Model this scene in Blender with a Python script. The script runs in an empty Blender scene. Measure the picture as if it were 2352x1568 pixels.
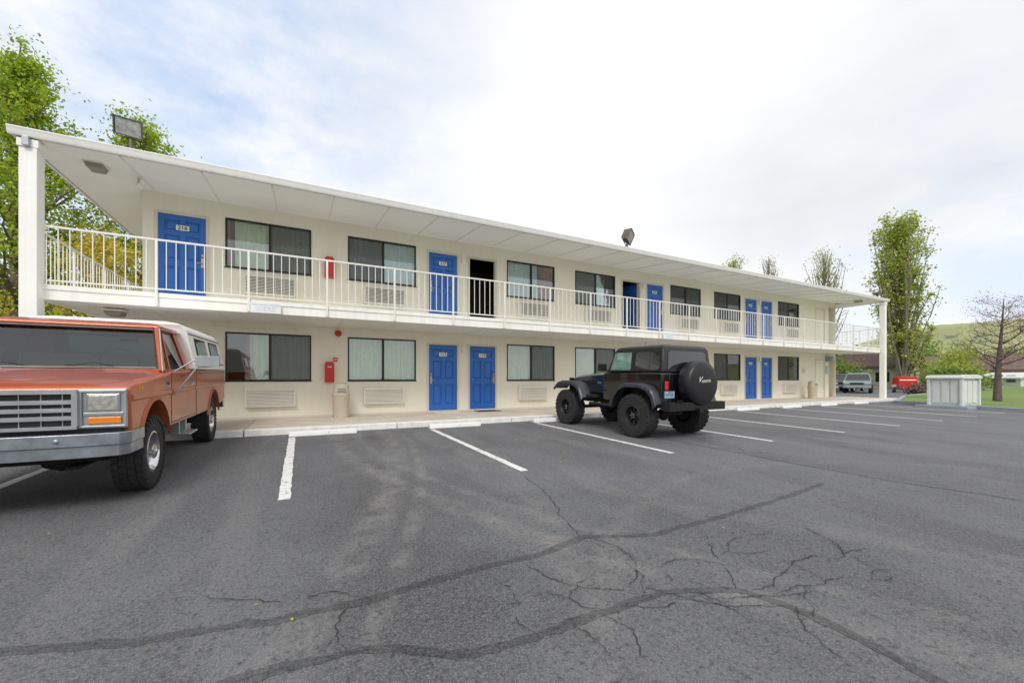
import bpy, bmesh, math, random
import numpy as np
from mathutils import Vector, Matrix
from math import sin, cos, pi, radians
random.seed(7); rng = np.random.default_rng(7)
SC = bpy.context.scene
COL = SC.collection

# ------------------------------------------------------------------ materials
def new_mat(name):
    m = bpy.data.materials.new(name); m.use_nodes = True
    nt = m.node_tree
    return m, nt, nt.nodes["Principled BSDF"]

def rgb(c): return (c[0], c[1], c[2], 1.0)

def mixc(nt, fac, a, b, blend='MIX'):
    n = nt.nodes.new('ShaderNodeMix'); n.data_type = 'RGBA'; n.blend_type = blend
    for sock, v in ((n.inputs[0], fac), (n.inputs[6], a), (n.inputs[7], b)):
        if isinstance(v, bpy.types.NodeSocket): nt.links.new(v, sock)
        elif isinstance(v, (int, float)): sock.default_value = v
        else: sock.default_value = rgb(v)
    return n.outputs[2]

def noise(nt, vec, scale, detail=4, rough=0.55):
    n = nt.nodes.new('ShaderNodeTexNoise')
    n.inputs['Scale'].default_value = scale; n.inputs['Detail'].default_value = detail
    n.inputs['Roughness'].default_value = rough
    nt.links.new(vec, n.inputs['Vector'])
    return n.outputs['Fac']

def ramp(nt, val, p0, p1, c0=(0, 0, 0), c1=(1, 1, 1)):
    r = nt.nodes.new('ShaderNodeValToRGB')
    r.color_ramp.elements[0].position = p0; r.color_ramp.elements[1].position = p1
    r.color_ramp.elements[0].color = rgb(c0); r.color_ramp.elements[1].color = rgb(c1)
    nt.links.new(val, r.inputs[0])
    return r.outputs[0]

def coords(nt, kind='Object', scale=None, loc=None):
    t = nt.nodes.new('ShaderNodeTexCoord'); v = t.outputs[kind]
    if scale or loc:
        mp = nt.nodes.new('ShaderNodeMapping')
        if scale: mp.inputs['Scale'].default_value = scale
        if loc: mp.inputs['Location'].default_value = loc
        nt.links.new(v, mp.inputs['Vector']); v = mp.outputs[0]
    return v

def bump(nt, b, height, strength=0.3, dist=0.01):
    n = nt.nodes.new('ShaderNodeBump'); n.inputs['Strength'].default_value = strength
    n.inputs['Distance'].default_value = dist
    nt.links.new(height, n.inputs['Height']); nt.links.new(n.outputs[0], b.inputs['Normal'])

def mop(nt, op, a, b, clamp=False):
    n = nt.nodes.new('ShaderNodeMath'); n.operation = op; n.use_clamp = clamp
    for s_, q in ((n.inputs[0], a), (n.inputs[1], b)):
        if isinstance(q, (int, float)): s_.default_value = q
        else: nt.links.new(q, s_)
    return n.outputs[0]

def mat(name, col, rough=0.6, metal=0.0, var=0.08, vs=2.0, bs=0.0, bscale=60, coat=0.0, streak=0.0, spec=0.5):
    m, nt, b = new_mat(name)
    v = coords(nt)
    f = ramp(nt, noise(nt, v, vs, 5), 0.3, 0.7)
    c = mixc(nt, f, [x*(1-var) for x in col], [min(1, x*(1+var)) for x in col])
    if streak > 0:
        v2 = coords(nt, 'Object', (3.0, 3.0, 0.35))
        g = ramp(nt, noise(nt, v2, 2.2, 6, 0.65), 0.48, 0.75)
        c = mixc(nt, mop(nt, 'MULTIPLY', g, streak), c, [col[0]*0.55, col[1]*0.5, col[2]*0.42])
    nt.links.new(c, b.inputs['Base Color'])
    b.inputs['Roughness'].default_value = rough; b.inputs['Metallic'].default_value = metal
    b.inputs['Coat Weight'].default_value = coat; b.inputs['Coat Roughness'].default_value = 0.05
    b.inputs['Specular IOR Level'].default_value = spec
    if bs > 0: bump(nt, b, noise(nt, v, bscale, 3), bs, 0.01)
    return m

M = {}
M['wall'] = mat('cream_stucco', (0.88, 0.84, 0.715), 0.85, var=0.03, vs=0.7, bs=0.5, bscale=45, streak=0.10, spec=.2)
M['soffit'] = mat('soffit_paint', (0.89, 0.88, 0.83), 0.8, var=0.03, vs=0.8, bs=0.1, streak=0.06, spec=.2)
M['batten'] = mat('batten_paint', (0.80, 0.78, 0.71), 0.8, var=0.03)
M['trim'] = mat('tan_trim', (0.72, 0.66, 0.56), 0.6, var=0.05)
M['white'] = mat('white_paint', (0.89, 0.885, 0.85), 0.5, var=0.03, vs=3, streak=0.12)
M['railp'] = mat('railing_paint', (0.80, 0.79, 0.74), 0.5, var=0.05, vs=5, streak=0.15)
M['fascia'] = mat('balcony_paint', (0.88, 0.87, 0.82), 0.6, var=0.04, vs=1.2, streak=0.26)
M['blue'] = mat('blue_door_paint', (0.026, 0.15, 0.54), 0.4, var=0.07, vs=1.5)
M['bronze'] = mat('dark_bronze', (0.022, 0.020, 0.018), 0.4, metal=0.3)
M['ac'] = mat('ac_plastic', (0.83, 0.80, 0.71), 0.5, var=0.04)
M['acdark'] = mat('ac_slot', (0.30, 0.28, 0.23), 0.7)
M['acslot2'] = mat('ac_shaded_slot', (0.11, 0.10, 0.09), 0.7)  # upper unit slots: louvre shadow put into a darker colour
M['red'] = mat('red_enamel', (0.58, 0.022, 0.014), 0.35, var=0.06)
M['blk'] = mat('black_ink', (0.015, 0.015, 0.015), 0.6)
M['plate'] = mat('plate_white', (0.82, 0.80, 0.74), 0.4)
M['enc'] = mat('pale_grey_panel', (0.66, 0.68, 0.66), 0.5, var=.06, streak=.15)
M['metal'] = mat('brushed_metal', (0.45, 0.44, 0.42), 0.35, metal=0.9)
M['chrome'] = mat('chrome', (0.62, 0.62, 0.63), 0.16, metal=1.0, var=0.12, vs=6)
M['dull'] = mat('dull_silver', (0.42, 0.44, 0.46), 0.35, metal=0.7, var=0.15, vs=5)
M['bumperm'] = mat('weathered_steel', (0.34, 0.37, 0.41), 0.32, metal=0.8, var=0.25, vs=7)
M['interior'] = mat('room_dark', (0.17, 0.12, 0.095), 0.9)
M['shingle'] = mat('brown_shingle', (0.12, 0.085, 0.065), 0.9, var=0.3, vs=14, bs=0.5)
M['walk'] = mat('concrete_walk', (0.56, 0.50, 0.42), 0.9, var=0.14, vs=1.3, bs=0.3, bscale=80, streak=.15)
M['kerbw'] = mat('painted_kerb', (0.78, 0.77, 0.74), 0.8, var=0.14, vs=5, bs=0.3, streak=0.35)
M['kerbg'] = mat('grey_kerb', (0.30, 0.34, 0.40), 0.85, var=0.14, vs=5, bs=0.3)
M['rubber'] = mat('tyre_rubber', (0.024, 0.024, 0.025), 0.8, var=0.25, vs=12, bs=0.3)
M['under'] = mat('chassis_dark', (0.018, 0.016, 0.015), 0.85, var=0.3, vs=8)
M['bin'] = mat('beige_bin', (0.57, 0.50, 0.39), 0.7, var=0.08, bs=0.3, bscale=120)
M['drape'] = mat('terracotta_drape', (0.42, 0.08, 0.035), 0.9)
M['signw'] = mat('pale_sign', (0.78, 0.80, 0.80), 0.4)
M['signt'] = mat('sign_text', (0.42, 0.54, 0.72), 0.5)
M['platebg'] = mat('licence_plate_blue', (0.30, 0.40, 0.48), 0.4, var=.2, vs=12)
M['platet'] = mat('plate_text', (0.02, 0.05, 0.16), 0.5)
M['lampglass'] = mat('lamp_glass', (0.42, 0.44, 0.42), 0.25, metal=0.0, var=0.35, vs=9, coat=.5)
M['lampbox'] = mat('lamp_housing', (0.16, 0.145, 0.125), 0.5, metal=0.4)

def worn(name, col, under, thr=0.45, scale=9):
    m, nt, b = new_mat(name); v = coords(nt)
    f = ramp(nt, noise(nt, v, scale, 8, 0.7), thr-0.09, thr+0.03)
    c = mixc(nt, f, under, mixc(nt, noise(nt, v, 3, 3), [x*0.85 for x in col], col))
    nt.links.new(c, b.inputs['Base Color']); b.inputs['Roughness'].default_value = 0.8
    bump(nt, b, noise(nt, v, 160, 3), 0.5, 0.004)
    return m
M['line'] = worn('worn_line_paint', (0.74, 0.74, 0.72), (0.18, 0.18, 0.18), 0.42, 14)
M['stop'] = worn('wheel_stop_paint', (0.82, 0.82, 0.81), (0.42, 0.41, 0.39), 0.36, 7)

def asphalt(name='asphalt', k=1.0):
    m, nt, b = new_mat(name); v = coords(nt)
    def q(*c): return [x*k for x in c]
    big = ramp(nt, noise(nt, v, 0.33, 7, 0.62), 0.38, 0.64)
    c = mixc(nt, big, q(0.080, 0.083, 0.093), q(0.134, 0.138, 0.151))
    sx = nt.nodes.new('ShaderNodeSeparateXYZ'); nt.links.new(v, sx.inputs[0])
    g = nt.nodes.new('ShaderNodeMapRange'); nt.links.new(sx.outputs[0], g.inputs[0])
    g.inputs[1].default_value = 0.0; g.inputs[2].default_value = 14.0; g.inputs[3].default_value = 0.0; g.inputs[4].default_value = 0.55
    c = mixc(nt, g.outputs[0], c, q(0.162, 0.165, 0.177))
    tr = ramp(nt, noise(nt, coords(nt, 'Object', (1.8, 0.25, 1)), 1.3, 7, 0.62), 0.50, 0.70)
    c = mixc(nt, mop(nt, 'MULTIPLY', tr, 0.45), c, q(0.200, 0.196, 0.190))
    st = ramp(nt, noise(nt, coords(nt, 'Object', (1.2, 0.42, 1), (.6, .2, 0)), 0.85, 7, 0.64), 0.50, 0.62)
    c = mixc(nt, mop(nt, 'MULTIPLY', st, 0.55), c, q(0.054, 0.054, 0.059))
    wob = noise(nt, v, 1.7, 6, 0.65)
    for (cx, cy, rx, ry, f_, col) in ((0.75, -8.0, .75, 2.8, .7, (0.050, 0.050, 0.055)), (0.95, -6.5, .13, .12, .7, (0.045, 0.036, 0.030)), (0.55, -10.1, .7, .8, .6, (0.046, 0.046, 0.051)),
                                   (-1.0, -10.2, .7, .35, .75, (0.042, 0.042, 0.045)), (3.9, -7.0, .6, 1.8, .45, (0.06, 0.06, 0.064)), (9.6, -6.2, .7, 1.6, .5, (0.07, 0.07, 0.073)), (1.35, -3.9, .5, .5, .7, (0.05, 0.045, 0.04))):
        mp = nt.nodes.new('ShaderNodeMapping'); mp.inputs['Scale'].default_value = (1/rx, 1/ry, 0); mp.inputs['Location'].default_value = (-cx/rx, -cy/ry, 0); nt.links.new(v, mp.inputs['Vector'])
        ln = nt.nodes.new('ShaderNodeVectorMath'); ln.operation = 'LENGTH'; nt.links.new(mp.outputs[0], ln.inputs[0])
        dd = mop(nt, 'ADD', mop(nt, 'MULTIPLY', ln.outputs['Value'], .5), mop(nt, 'MULTIPLY', wob, .8))
        c = mixc(nt, mop(nt, 'MULTIPLY', ramp(nt, dd, .62, .95, (1, 1, 1), (0, 0, 0)), f_), c, q(*col))
    scn = ramp(nt, noise(nt, v, 3.5, 6, .7), .40, .62)
    fl = nt.nodes.new('ShaderNodeVectorMath'); fl.operation = 'MULTIPLY'; fl.inputs[1].default_value = (1, 1, 0); nt.links.new(v, fl.inputs[0])
    for (cx, cy, R, w_, f_) in ((-16.4, -2.54, 18.0, .10, .8), (-16.4, -2.54, 18.33, .05, .7), (-16.4, -2.54, 19.5, .10, .5), (14.6, -4.0, 14.0, .09, .75), (14.6, -4.0, 13.6, .05, .6), (14.6, -4.0, 12.45, .10, .5), (5.2, -13.2, 4.6, .07, .4)):
        sb = nt.nodes.new('ShaderNodeVectorMath'); sb.operation = 'DISTANCE'
        nt.links.new(fl.outputs[0], sb.inputs[0]); sb.inputs[1].default_value = (cx, cy, 0)
        ab = mop(nt, 'ABSOLUTE', mop(nt, 'SUBTRACT', sb.outputs['Value'], R), 0)
        rr_ = ramp(nt, mop(nt, 'DIVIDE', ab, w_*2), .25, 1.0, (1, 1, 1), (0, 0, 0))
        c = mixc(nt, mop(nt, 'MULTIPLY', mop(nt, 'MULTIPLY', rr_, scn), f_), c, q(0.215, 0.208, 0.198))
    sp = ramp(nt, noise(nt, v, 70, 4, 0.78), 0.40, 0.62)
    c = mixc(nt, mop(nt, 'MULTIPLY', sp, 0.52), c, q(0.25, 0.25, 0.255))
    vo = nt.nodes.new('ShaderNodeTexVoronoi'); vo.inputs['Scale'].default_value = 85
    nt.links.new(v, vo.inputs['Vector'])
    pit = ramp(nt, vo.outputs['Distance'], 0.12, 0.32, (1, 1, 1), (0, 0, 0))
    c = mixc(nt, mop(nt, 'MULTIPLY', pit, 0.48), c, q(0.42, 0.41, 0.40))
    sp2 = ramp(nt, noise(nt, v, 34, 4, 0.75), 0.52, 0.64)
    c = mixc(nt, mop(nt, 'MULTIPLY', sp2, 0.62), c, q(0.040, 0.040, 0.044))
    nt.links.new(c, b.inputs['Base Color']); b.inputs['Roughness'].default_value = 0.85
    b.inputs['Specular IOR Level'].default_value = 0.3
    bump(nt, b, noise(nt, v, 80, 4, 0.75), 1.0, 0.009)
    return m
M['asphalt'] = asphalt()
M['seal'] = asphalt('crack_sealant', 0.66)
M['crack'] = mat('open_crack', (0.030, 0.029, 0.030), 0.95, var=0.4, vs=20)
M['crackl'] = mat('dusty_crack', (0.12, 0.115, 0.105), 0.95, var=0.6, vs=12)

def grass():
    m, nt, b = new_mat('grass'); v = coords(nt)
    c = mixc(nt, ramp(nt, noise(nt, v, 0.15, 5), 0.35, 0.65), (0.13, 0.22, 0.04), (0.26, 0.30, 0.09))
    c = mixc(nt, ramp(nt, noise(nt, v, 14, 5, 0.7), 0.4, 0.7), c, (0.07, 0.14, 0.025))
    nt.links.new(c, b.inputs['Base Color']); b.inputs['Roughness'].default_value = 0.9
    bump(nt, b, noise(nt, v, 30, 4), 0.8, 0.03); return m
M['grass'] = grass()
def hillm():
    m, nt, b = new_mat('hill_cover'); v = coords(nt)
    c = mixc(nt, ramp(nt, noise(nt, v, 0.006, 6, 0.6), 0.35, 0.65), (0.25, 0.28, 0.12), (0.40, 0.36, 0.19))
    d = ramp(nt, noise(nt, v, 0.055, 3, 0.5), 0.56, 0.61)
    e = ramp(nt, noise(nt, v, 0.008, 3), 0.46, 0.54)
    c = mixc(nt, mop(nt, 'MULTIPLY', d, e), c, (0.08, 0.11, 0.075))
    nt.links.new(c, b.inputs['Base Color']); b.inputs['Roughness'].default_value = 1.0; return m
M['hill'] = hillm()

def leafm(name, dark, light, trans=0.4, shade=.35):
    m, nt, b = new_mat(name)
    g = nt.nodes.new('ShaderNodeNewGeometry')
    c = mixc(nt, g.outputs['Random Per Island'], dark, light)
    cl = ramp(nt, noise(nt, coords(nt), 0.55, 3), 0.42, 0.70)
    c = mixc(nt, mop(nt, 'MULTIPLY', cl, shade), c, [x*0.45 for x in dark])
    nt.links.new(c, b.inputs['Base Color']); b.inputs['Roughness'].default_value = 0.6
    t = nt.nodes.new('ShaderNodeBsdfTranslucent'); nt.links.new(c, t.inputs['Color'])
    mx = nt.nodes.new('ShaderNodeMixShader'); mx.inputs[0].default_value = trans
    out = nt.nodes['Material Output']
    nt.links.new(b.outputs[0], mx.inputs[1]); nt.links.new(t.outputs[0], mx.inputs[2])
    nt.links.new(mx.outputs[0], out.inputs['Surface']); return m
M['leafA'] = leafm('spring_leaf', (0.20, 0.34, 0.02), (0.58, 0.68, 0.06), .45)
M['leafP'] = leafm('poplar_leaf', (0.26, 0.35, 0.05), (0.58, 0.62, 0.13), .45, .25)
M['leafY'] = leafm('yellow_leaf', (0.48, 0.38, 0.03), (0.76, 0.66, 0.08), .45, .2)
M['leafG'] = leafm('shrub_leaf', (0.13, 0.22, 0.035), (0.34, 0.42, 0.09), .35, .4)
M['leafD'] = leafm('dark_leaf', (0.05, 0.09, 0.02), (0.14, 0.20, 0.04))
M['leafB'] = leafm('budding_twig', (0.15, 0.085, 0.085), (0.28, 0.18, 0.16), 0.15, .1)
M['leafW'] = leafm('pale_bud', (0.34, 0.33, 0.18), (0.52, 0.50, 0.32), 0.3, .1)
M['bark'] = mat('bark', (0.17, 0.13, 0.10), 0.95, var=0.3, vs=6, bs=0.8, bscale=20)
M['barkp'] = mat('pale_bark', (0.24, 0.21, 0.16), 0.95, var=0.3, vs=6, bs=0.8, bscale=20)
M['barkd'] = mat('dark_bark', (0.11, 0.08, 0.075), 0.95, var=0.3, vs=6, bs=0.8, bscale=20)

def glass_mix(name, tint, fac_base, rough=0.02):
    m, nt, b = new_mat(name)
    tr = nt.nodes.new('ShaderNodeBsdfTransparent'); tr.inputs[0].default_value = rgb(tint)
    gl = nt.nodes.new('ShaderNodeBsdfGlossy'); gl.inputs['Roughness'].default_value = rough
    v = coords(nt)
    c = mixc(nt, noise(nt, v, 1.2, 2), (0.8, 0.86, 0.9), (0.95, 0.97, 1.0)); nt.links.new(c, gl.inputs['Color'])
    fr = nt.nodes.new('ShaderNodeFresnel'); fr.inputs['IOR'].default_value = 1.5
    ad = mop(nt, 'ADD', fr.outputs[0], fac_base, True)
    mx = nt.nodes.new('ShaderNodeMixShader'); nt.links.new(ad, mx.inputs[0])
    nt.links.new(tr.outputs[0], mx.inputs[1]); nt.links.new(gl.outputs[0], mx.inputs[2])
    nt.links.new(mx.outputs[0], nt.nodes['Material Output'].inputs['Surface'])
    bp = nt.nodes.new('ShaderNodeBump'); bp.inputs['Strength'].default_value = 0.06; bp.inputs['Distance'].default_value = 0.02
    nt.links.new(noise(nt, v, 1.6, 2), bp.inputs['Height']); nt.links.new(bp.outputs[0], gl.inputs['Normal'])
    return m
M['glass'] = glass_mix('window_glass', (0.93, 0.98, 0.96), 0.07)
M['autoglass'] = glass_mix('vehicle_glass', (0.50, 0.70, 0.68), 0.06)
def screenm():
    m, nt, b = new_mat('insect_mesh'); b.inputs['Base Color'].default_value = (0.16, 0.17, 0.17, 1)
    b.inputs['Roughness'].default_value = 0.9
    tr = nt.nodes.new('ShaderNodeBsdfTransparent')
    mx = nt.nodes.new('ShaderNodeMixShader')
    f = ramp(nt, noise(nt, coords(nt), 2, 2), 0.0, 1.0, (0.28, 0.28, 0.28), (0.42, 0.42, 0.42))
    nt.links.new(f, mx.inputs[0])
    nt.links.new(tr.outputs[0], mx.inputs[1]); nt.links.new(b.outputs[0], mx.inputs[2])
    nt.links.new(mx.outputs[0], nt.nodes['Material Output'].inputs['Surface']); return m
M['screen'] = screenm()
M['curtain'] = mat('curtain_cloth', (0.86, 0.87, 0.66), 0.9, var=0.06, vs=4)
M['curtainw'] = mat('sheer_cloth', (0.86, 0.90, 0.95), 0.9, var=0.06, vs=4)
M['autoglass2'] = mat('painted_reflection_glass', (0.13, 0.23, 0.20), 0.03, var=0.7, vs=3.0, coat=1.0)  # opaque pane, green reflection and see-through look painted into its colour
M['darkglass'] = mat('tinted_glass', (0.012, 0.014, 0.016), 0.03, var=0.3, vs=2, coat=1.0)
M['seat'] = mat('seat_vinyl', (0.16, 0.11, 0.08), 0.6)

# ------------------------------------------------------------------ mesh builder
class MB:
    def __init__(s): s.v = []; s.f = []; s.m = []
    def add(s, vs, fs, mi=0):
        o = len(s.v); s.v += [tuple(p) for p in vs]
        s.f += [tuple(i+o for i in f) for f in fs]; s.m += [mi]*len(fs); return s
    def hexa(s, p, mi=0):
        return s.add(p, [(0,1,2,3),(7,6,5,4),(0,4,5,1),(1,5,6,2),(2,6,7,3),(3,7,4,0)], mi)
    def box(s, x0, x1, y0, y1, z0, z1, mi=0):
        return s.hexa([(x0,y0,z0),(x1,y0,z0),(x1,y1,z0),(x0,y1,z0),(x0,y0,z1),(x1,y0,z1),(x1,y1,z1),(x0,y1,z1)], mi)
    def prism(s, poly, axis, a0, a1, mi=0):
        n = len(poly)
        def P(p, a):
            return (p[0], a, p[1]) if axis == 'y' else ((a, p[0], p[1]) if axis == 'x' else (p[0], p[1], a))
        vs = [P(p, a0) for p in poly] + [P(p, a1) for p in poly]
        fs = [tuple(range(n)), tuple(range(2*n-1, n-1, -1))]
        fs += [(i, (i+1) % n, n+(i+1) % n, n+i) for i in range(n)]
        return s.add(vs, fs, mi)
    def loft(s, secs, mi=0, caps=True):
        n = len(secs[0]); vs = [p for sec in secs for p in sec]; fs = []
        for k in range(len(secs)-1):
            for i in range(n):
                fs.append((k*n+i, k*n+(i+1) % n, (k+1)*n+(i+1) % n, (k+1)*n+i))
        if caps: fs += [tuple(range(n)), tuple(range(len(vs)-1, len(vs)-n-1, -1))]
        return s.add(vs, fs, mi)
    def tube(s, pts, rad, n=8, mi=0, caps=True):
        pts = [Vector(p) for p in pts]
        if not isinstance(rad, (list, tuple)): rad = [rad]*len(pts)
        secs = []
        for i, p in enumerate(pts):
            t = (pts[min(i+1, len(pts)-1)] - pts[max(i-1, 0)])
            if t.length < 1e-9: t = Vector((0, 0, 1))
            t.normalize()
            ref = Vector((0, 0, 1)) if abs(t.z) < 0.95 else Vector((1, 0, 0))
            a = t.cross(ref).normalized(); b = t.cross(a)
            secs.append([tuple(p + (a*cos(2*pi*k/n+pi/4) + b*sin(2*pi*k/n+pi/4))*rad[i]) for k in range(n)])
        return s.loft(secs, mi, caps)
    def revolve(s, prof, center, n=32, mi=0, axis='y', caps=False, a0=0, a1=2*pi):
        cx, cy, cz = center; full = abs(a1-a0-2*pi) < 1e-6; cnt = n if full else n+1
        vs = []; fs = []; m = len(prof)
        for k in range(cnt):
            a = a0+(a1-a0)*k/n
            for (r, t) in prof:
                if axis == 'y': vs.append((cx+r*cos(a), cy+t, cz+r*sin(a)))
                elif axis == 'x': vs.append((cx+t, cy+r*cos(a), cz+r*sin(a)))
                else: vs.append((cx+r*cos(a), cy+r*sin(a), cz+t))
        for k in range(n):
            k2 = (k+1) % cnt
            for i in range(m-1):
                fs.append((k*m+i, k*m+i+1, k2*m+i+1, k2*m+i))
        if caps:
            fs.append(tuple(k*m for k in range(cnt))); fs.append(tuple(k*m+m-1 for k in reversed(range(cnt))))
        return s.add(vs, fs, mi)
    def panel(s, q, th, out, mi=0):
        q = [Vector(p) for p in q]; nrm = (q[1]-q[0]).cross(q[2]-q[0]).normalized()
        if nrm.dot(Vector(out)) < 0: nrm = -nrm
        n = len(q); a = [p-nrm*0.01 for p in q]; b = [p+nrm*th for p in q]
        fs = [tuple(range(n)), tuple(range(2*n-1, n-1, -1))]+[(i, (i+1) % n, n+(i+1) % n, n+i) for i in range(n)]
        return s.add(a+b, fs, mi)
    def text(s, body, size, org, xd, yd, mi=0, ext=0.0015, shear=0.0):
        cu = bpy.data.curves.new('t', 'FONT'); cu.body = body; cu.size = size; cu.extrude = ext; cu.shear = shear
        cu.align_x = 'CENTER'; cu.align_y = 'CENTER'; cu.resolution_u = 3
        ob = bpy.data.objects.new('t', cu); COL.objects.link(ob)
        bpy.context.view_layer.update()
        me = bpy.data.meshes.new_from_object(ob.evaluated_get(bpy.context.evaluated_depsgraph_get()))
        xd = Vector(xd).normalized(); yd = Vector(yd).normalized(); zd = xd.cross(yd); org = Vector(org)
        s.add([tuple(org+xd*v.co.x+yd*v.co.y+zd*v.co.z) for v in me.vertices], [tuple(p.vertices) for p in me.polygons], mi)
        bpy.data.objects.remove(ob); bpy.data.curves.remove(cu); bpy.data.meshes.remove(me)
        return s
    def mesh(s, name, mats, smooth=None, recalc=True):
        me = bpy.data.meshes.new(name); me.from_pydata(s.v, [], s.f)
        for m in mats: me.materials.append(M[m] if isinstance(m, str) else m)
        me.polygons.foreach_set('material_index', s.m)
        if recalc:
            bm = bmesh.new(); bm.from_mesh(me); bmesh.ops.recalc_face_normals(bm, faces=bm.faces); bm.to_mesh(me); bm.free()
        if smooth is not None:
            me.polygons.foreach_set('use_smooth', [True]*len(me.polygons))
            if smooth > 0: me.set_sharp_from_angle(angle=radians(smooth))
        me.update(); return me
    def obj(s, name, parent=None, mats=('white',), smooth=None, bevel=0, seg=2, loc=(0, 0, 0), recalc=True):
        if bevel and smooth is None: smooth = 0
        me = s.mesh(name, mats, smooth, recalc)
        o = link(name, me, parent, loc)
        if bevel:
            b = o.modifiers.new('bevel', 'BEVEL'); b.width = bevel; b.segments = seg; b.limit_method = 'ANGLE'
            b.angle_limit = radians(28); b.harden_normals = True
        return o

def link(name, data, parent=None, loc=(0, 0, 0), rot=None):
    o = bpy.data.objects.new(name, data); COL.objects.link(o)
    if parent: o.parent = parent
    o.location = loc
    if rot: o.rotation_euler = rot
    return o
def top(o, label, cat, group=None):
    o['label'] = label; o['category'] = cat
    if group: o['group'] = group
    return o
def empty(name, loc=(0, 0, 0), rotz=0):
    o = link(name, None, None, loc); o.rotation_euler = (0, 0, rotz); o.empty_display_size = 0.3; return o
def struct(o, label=None):
    o['kind'] = 'structure'
    if label: o['label'] = label
    return o

# ------------------------------------------------------------------ ground
def gz(y):
    if y >= -3: return -0.125
    if y < -60: return -0.125-0.018*57
    return -0.125-0.018*(-3-y)

def sheet(name, xs, ys, dz, mt):
    mb = MB(); n = len(xs)
    vs = [(x, y, gz(y)+dz) for y in ys for x in xs]
    fs = [(j*n+i, j*n+i+1, (j+1)*n+i+1, (j+1)*n+i) for j in range(len(ys)-1) for i in range(n-1)]
    return mb.add(vs, fs).obj(name, None, (mt,))
struct(sheet('ground', [-1500, 4000], [-1500, -60, -3, 4000], -0.004, 'grass'), 'grassy ground reaching the horizon')
struct(sheet('parking_lot', [-60, 78], [-58, -3, 24], 0.0, 'asphalt'), 'grey asphalt parking lot with cracks')

mb = MB()
x = -7.0
while x < 28.2:
    mb.box(x, min(x+2.99, 28.2), -2.42, 0.02, -0.2, 0.0); x += 3.0
walk = struct(mb.obj('walkway', None, ('walk',), bevel=.006, seg=1), 'pale concrete walkway under the balcony')
mb = MB()
x = -7.0
while x < 28.2:
    mb.box(x, min(x+2.98, 28.2), -2.60, -2.425, -0.2, 0.004); x += 3.0
struct(mb.obj('kerb', None, ('kerbw',), bevel=0.015), 'white painted concrete kerb')

LP = [(24.9, -3.6), (23.4, -8.2), (21.2, -17), (90, -17), (90, 3.5), (52, 1.5), (33, -1.2)]
mb = MB(); n = len(LP)
mb.add([(p[0], p[1], gz(p[1])+0.12) for p in LP]+[(p[0], p[1], gz(p[1])-0.1) for p in LP],
       [tuple(range(n))]+[(i, (i+1) % n, n+(i+1) % n, n+i) for i in range(n)])
struct(mb.obj('lawn', None, ('grass',)), 'raised lawn beside the lot')
def kerbline(pts, name, mt, w=0.16, h=0.15):
    mb = MB()
    for a, b in zip(pts[:-1], pts[1:]):
        a = Vector((a[0], a[1])); b = Vector((b[0], b[1])); d = (b-a).normalized(); nn = Vector((-d.y, d.x))*w/2
        L = (b-a).length; k = max(1, int(L/2.4))
        for i in range(k):
            p = a+d*(L*i/k+0.006); q = a+d*(L*(i+1)/k-0.006)
            mb.hexa([(p.x-nn.x, p.y-nn.y, gz(p.y)-0.1), (q.x-nn.x, q.y-nn.y, gz(q.y)-0.1), (q.x+nn.x, q.y+nn.y, gz(q.y)-0.1), (p.x+nn.x, p.y+nn.y, gz(p.y)-0.1),
                     (p.x-nn.x, p.y-nn.y, gz(p.y)+h), (q.x-nn.x, q.y-nn.y, gz(q.y)+h), (q.x+nn.x, q.y+nn.y, gz(q.y)+h), (p.x+nn.x, p.y+nn.y, gz(p.y)+h)])
    return struct(mb.obj(name, None, (mt,), bevel=0.02), 'grey-blue concrete kerb edging the lawn')
kerbline([(52, 1.5), (33, -1.2), (24.9, -3.6), (23.4, -8.2), (21.2, -17)], 'kerb', 'kerbg')

for k in range(-1, 9):
    X = -0.15+2.8*k
    mb = MB(); y0, y1 = -3.14, -7.48
    w = 0.056
    N = 40; vs = []; fs = []
    for i in range(N+1):
        y = y0+(y1-y0)*i/N; j1 = random.uniform(-0.006, 0.006); j2 = random.uniform(-0.006, 0.006)
        vs += [(X-w+j1, y, gz(y)+0.004), (X+w+j2, y, gz(y)+0.004)]
        if i: fs.append((2*i-2, 2*i-1, 2*i+1, 2*i))
    o = mb.add(vs, fs).obj('parking_line', None, ('line',)); struct(o, 'worn white painted stall line')
prof = [(-0.08, 0), (0.08, 0), (0.06, 0.10), (-0.06, 0.10)]
sm = MB().prism(prof, 'x', 0, 1.27).mesh('wheel_stop', ('stop',))
for k in range(0, 9):
    X = -0.19+2.8*k
    o = link('wheel_stop', sm, None, (X+random.uniform(-.03, .03), -3.02, gz(-3.02)), (0, 0, random.uniform(-.012, .012)))
    b = o.modifiers.new('bevel', 'BEVEL'); b.width = 0.018; b.segments = 2
    top(o, 'low white painted concrete wheel stop by the kerb', 'wheel stop', 'wheel stops along the kerb')

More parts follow.
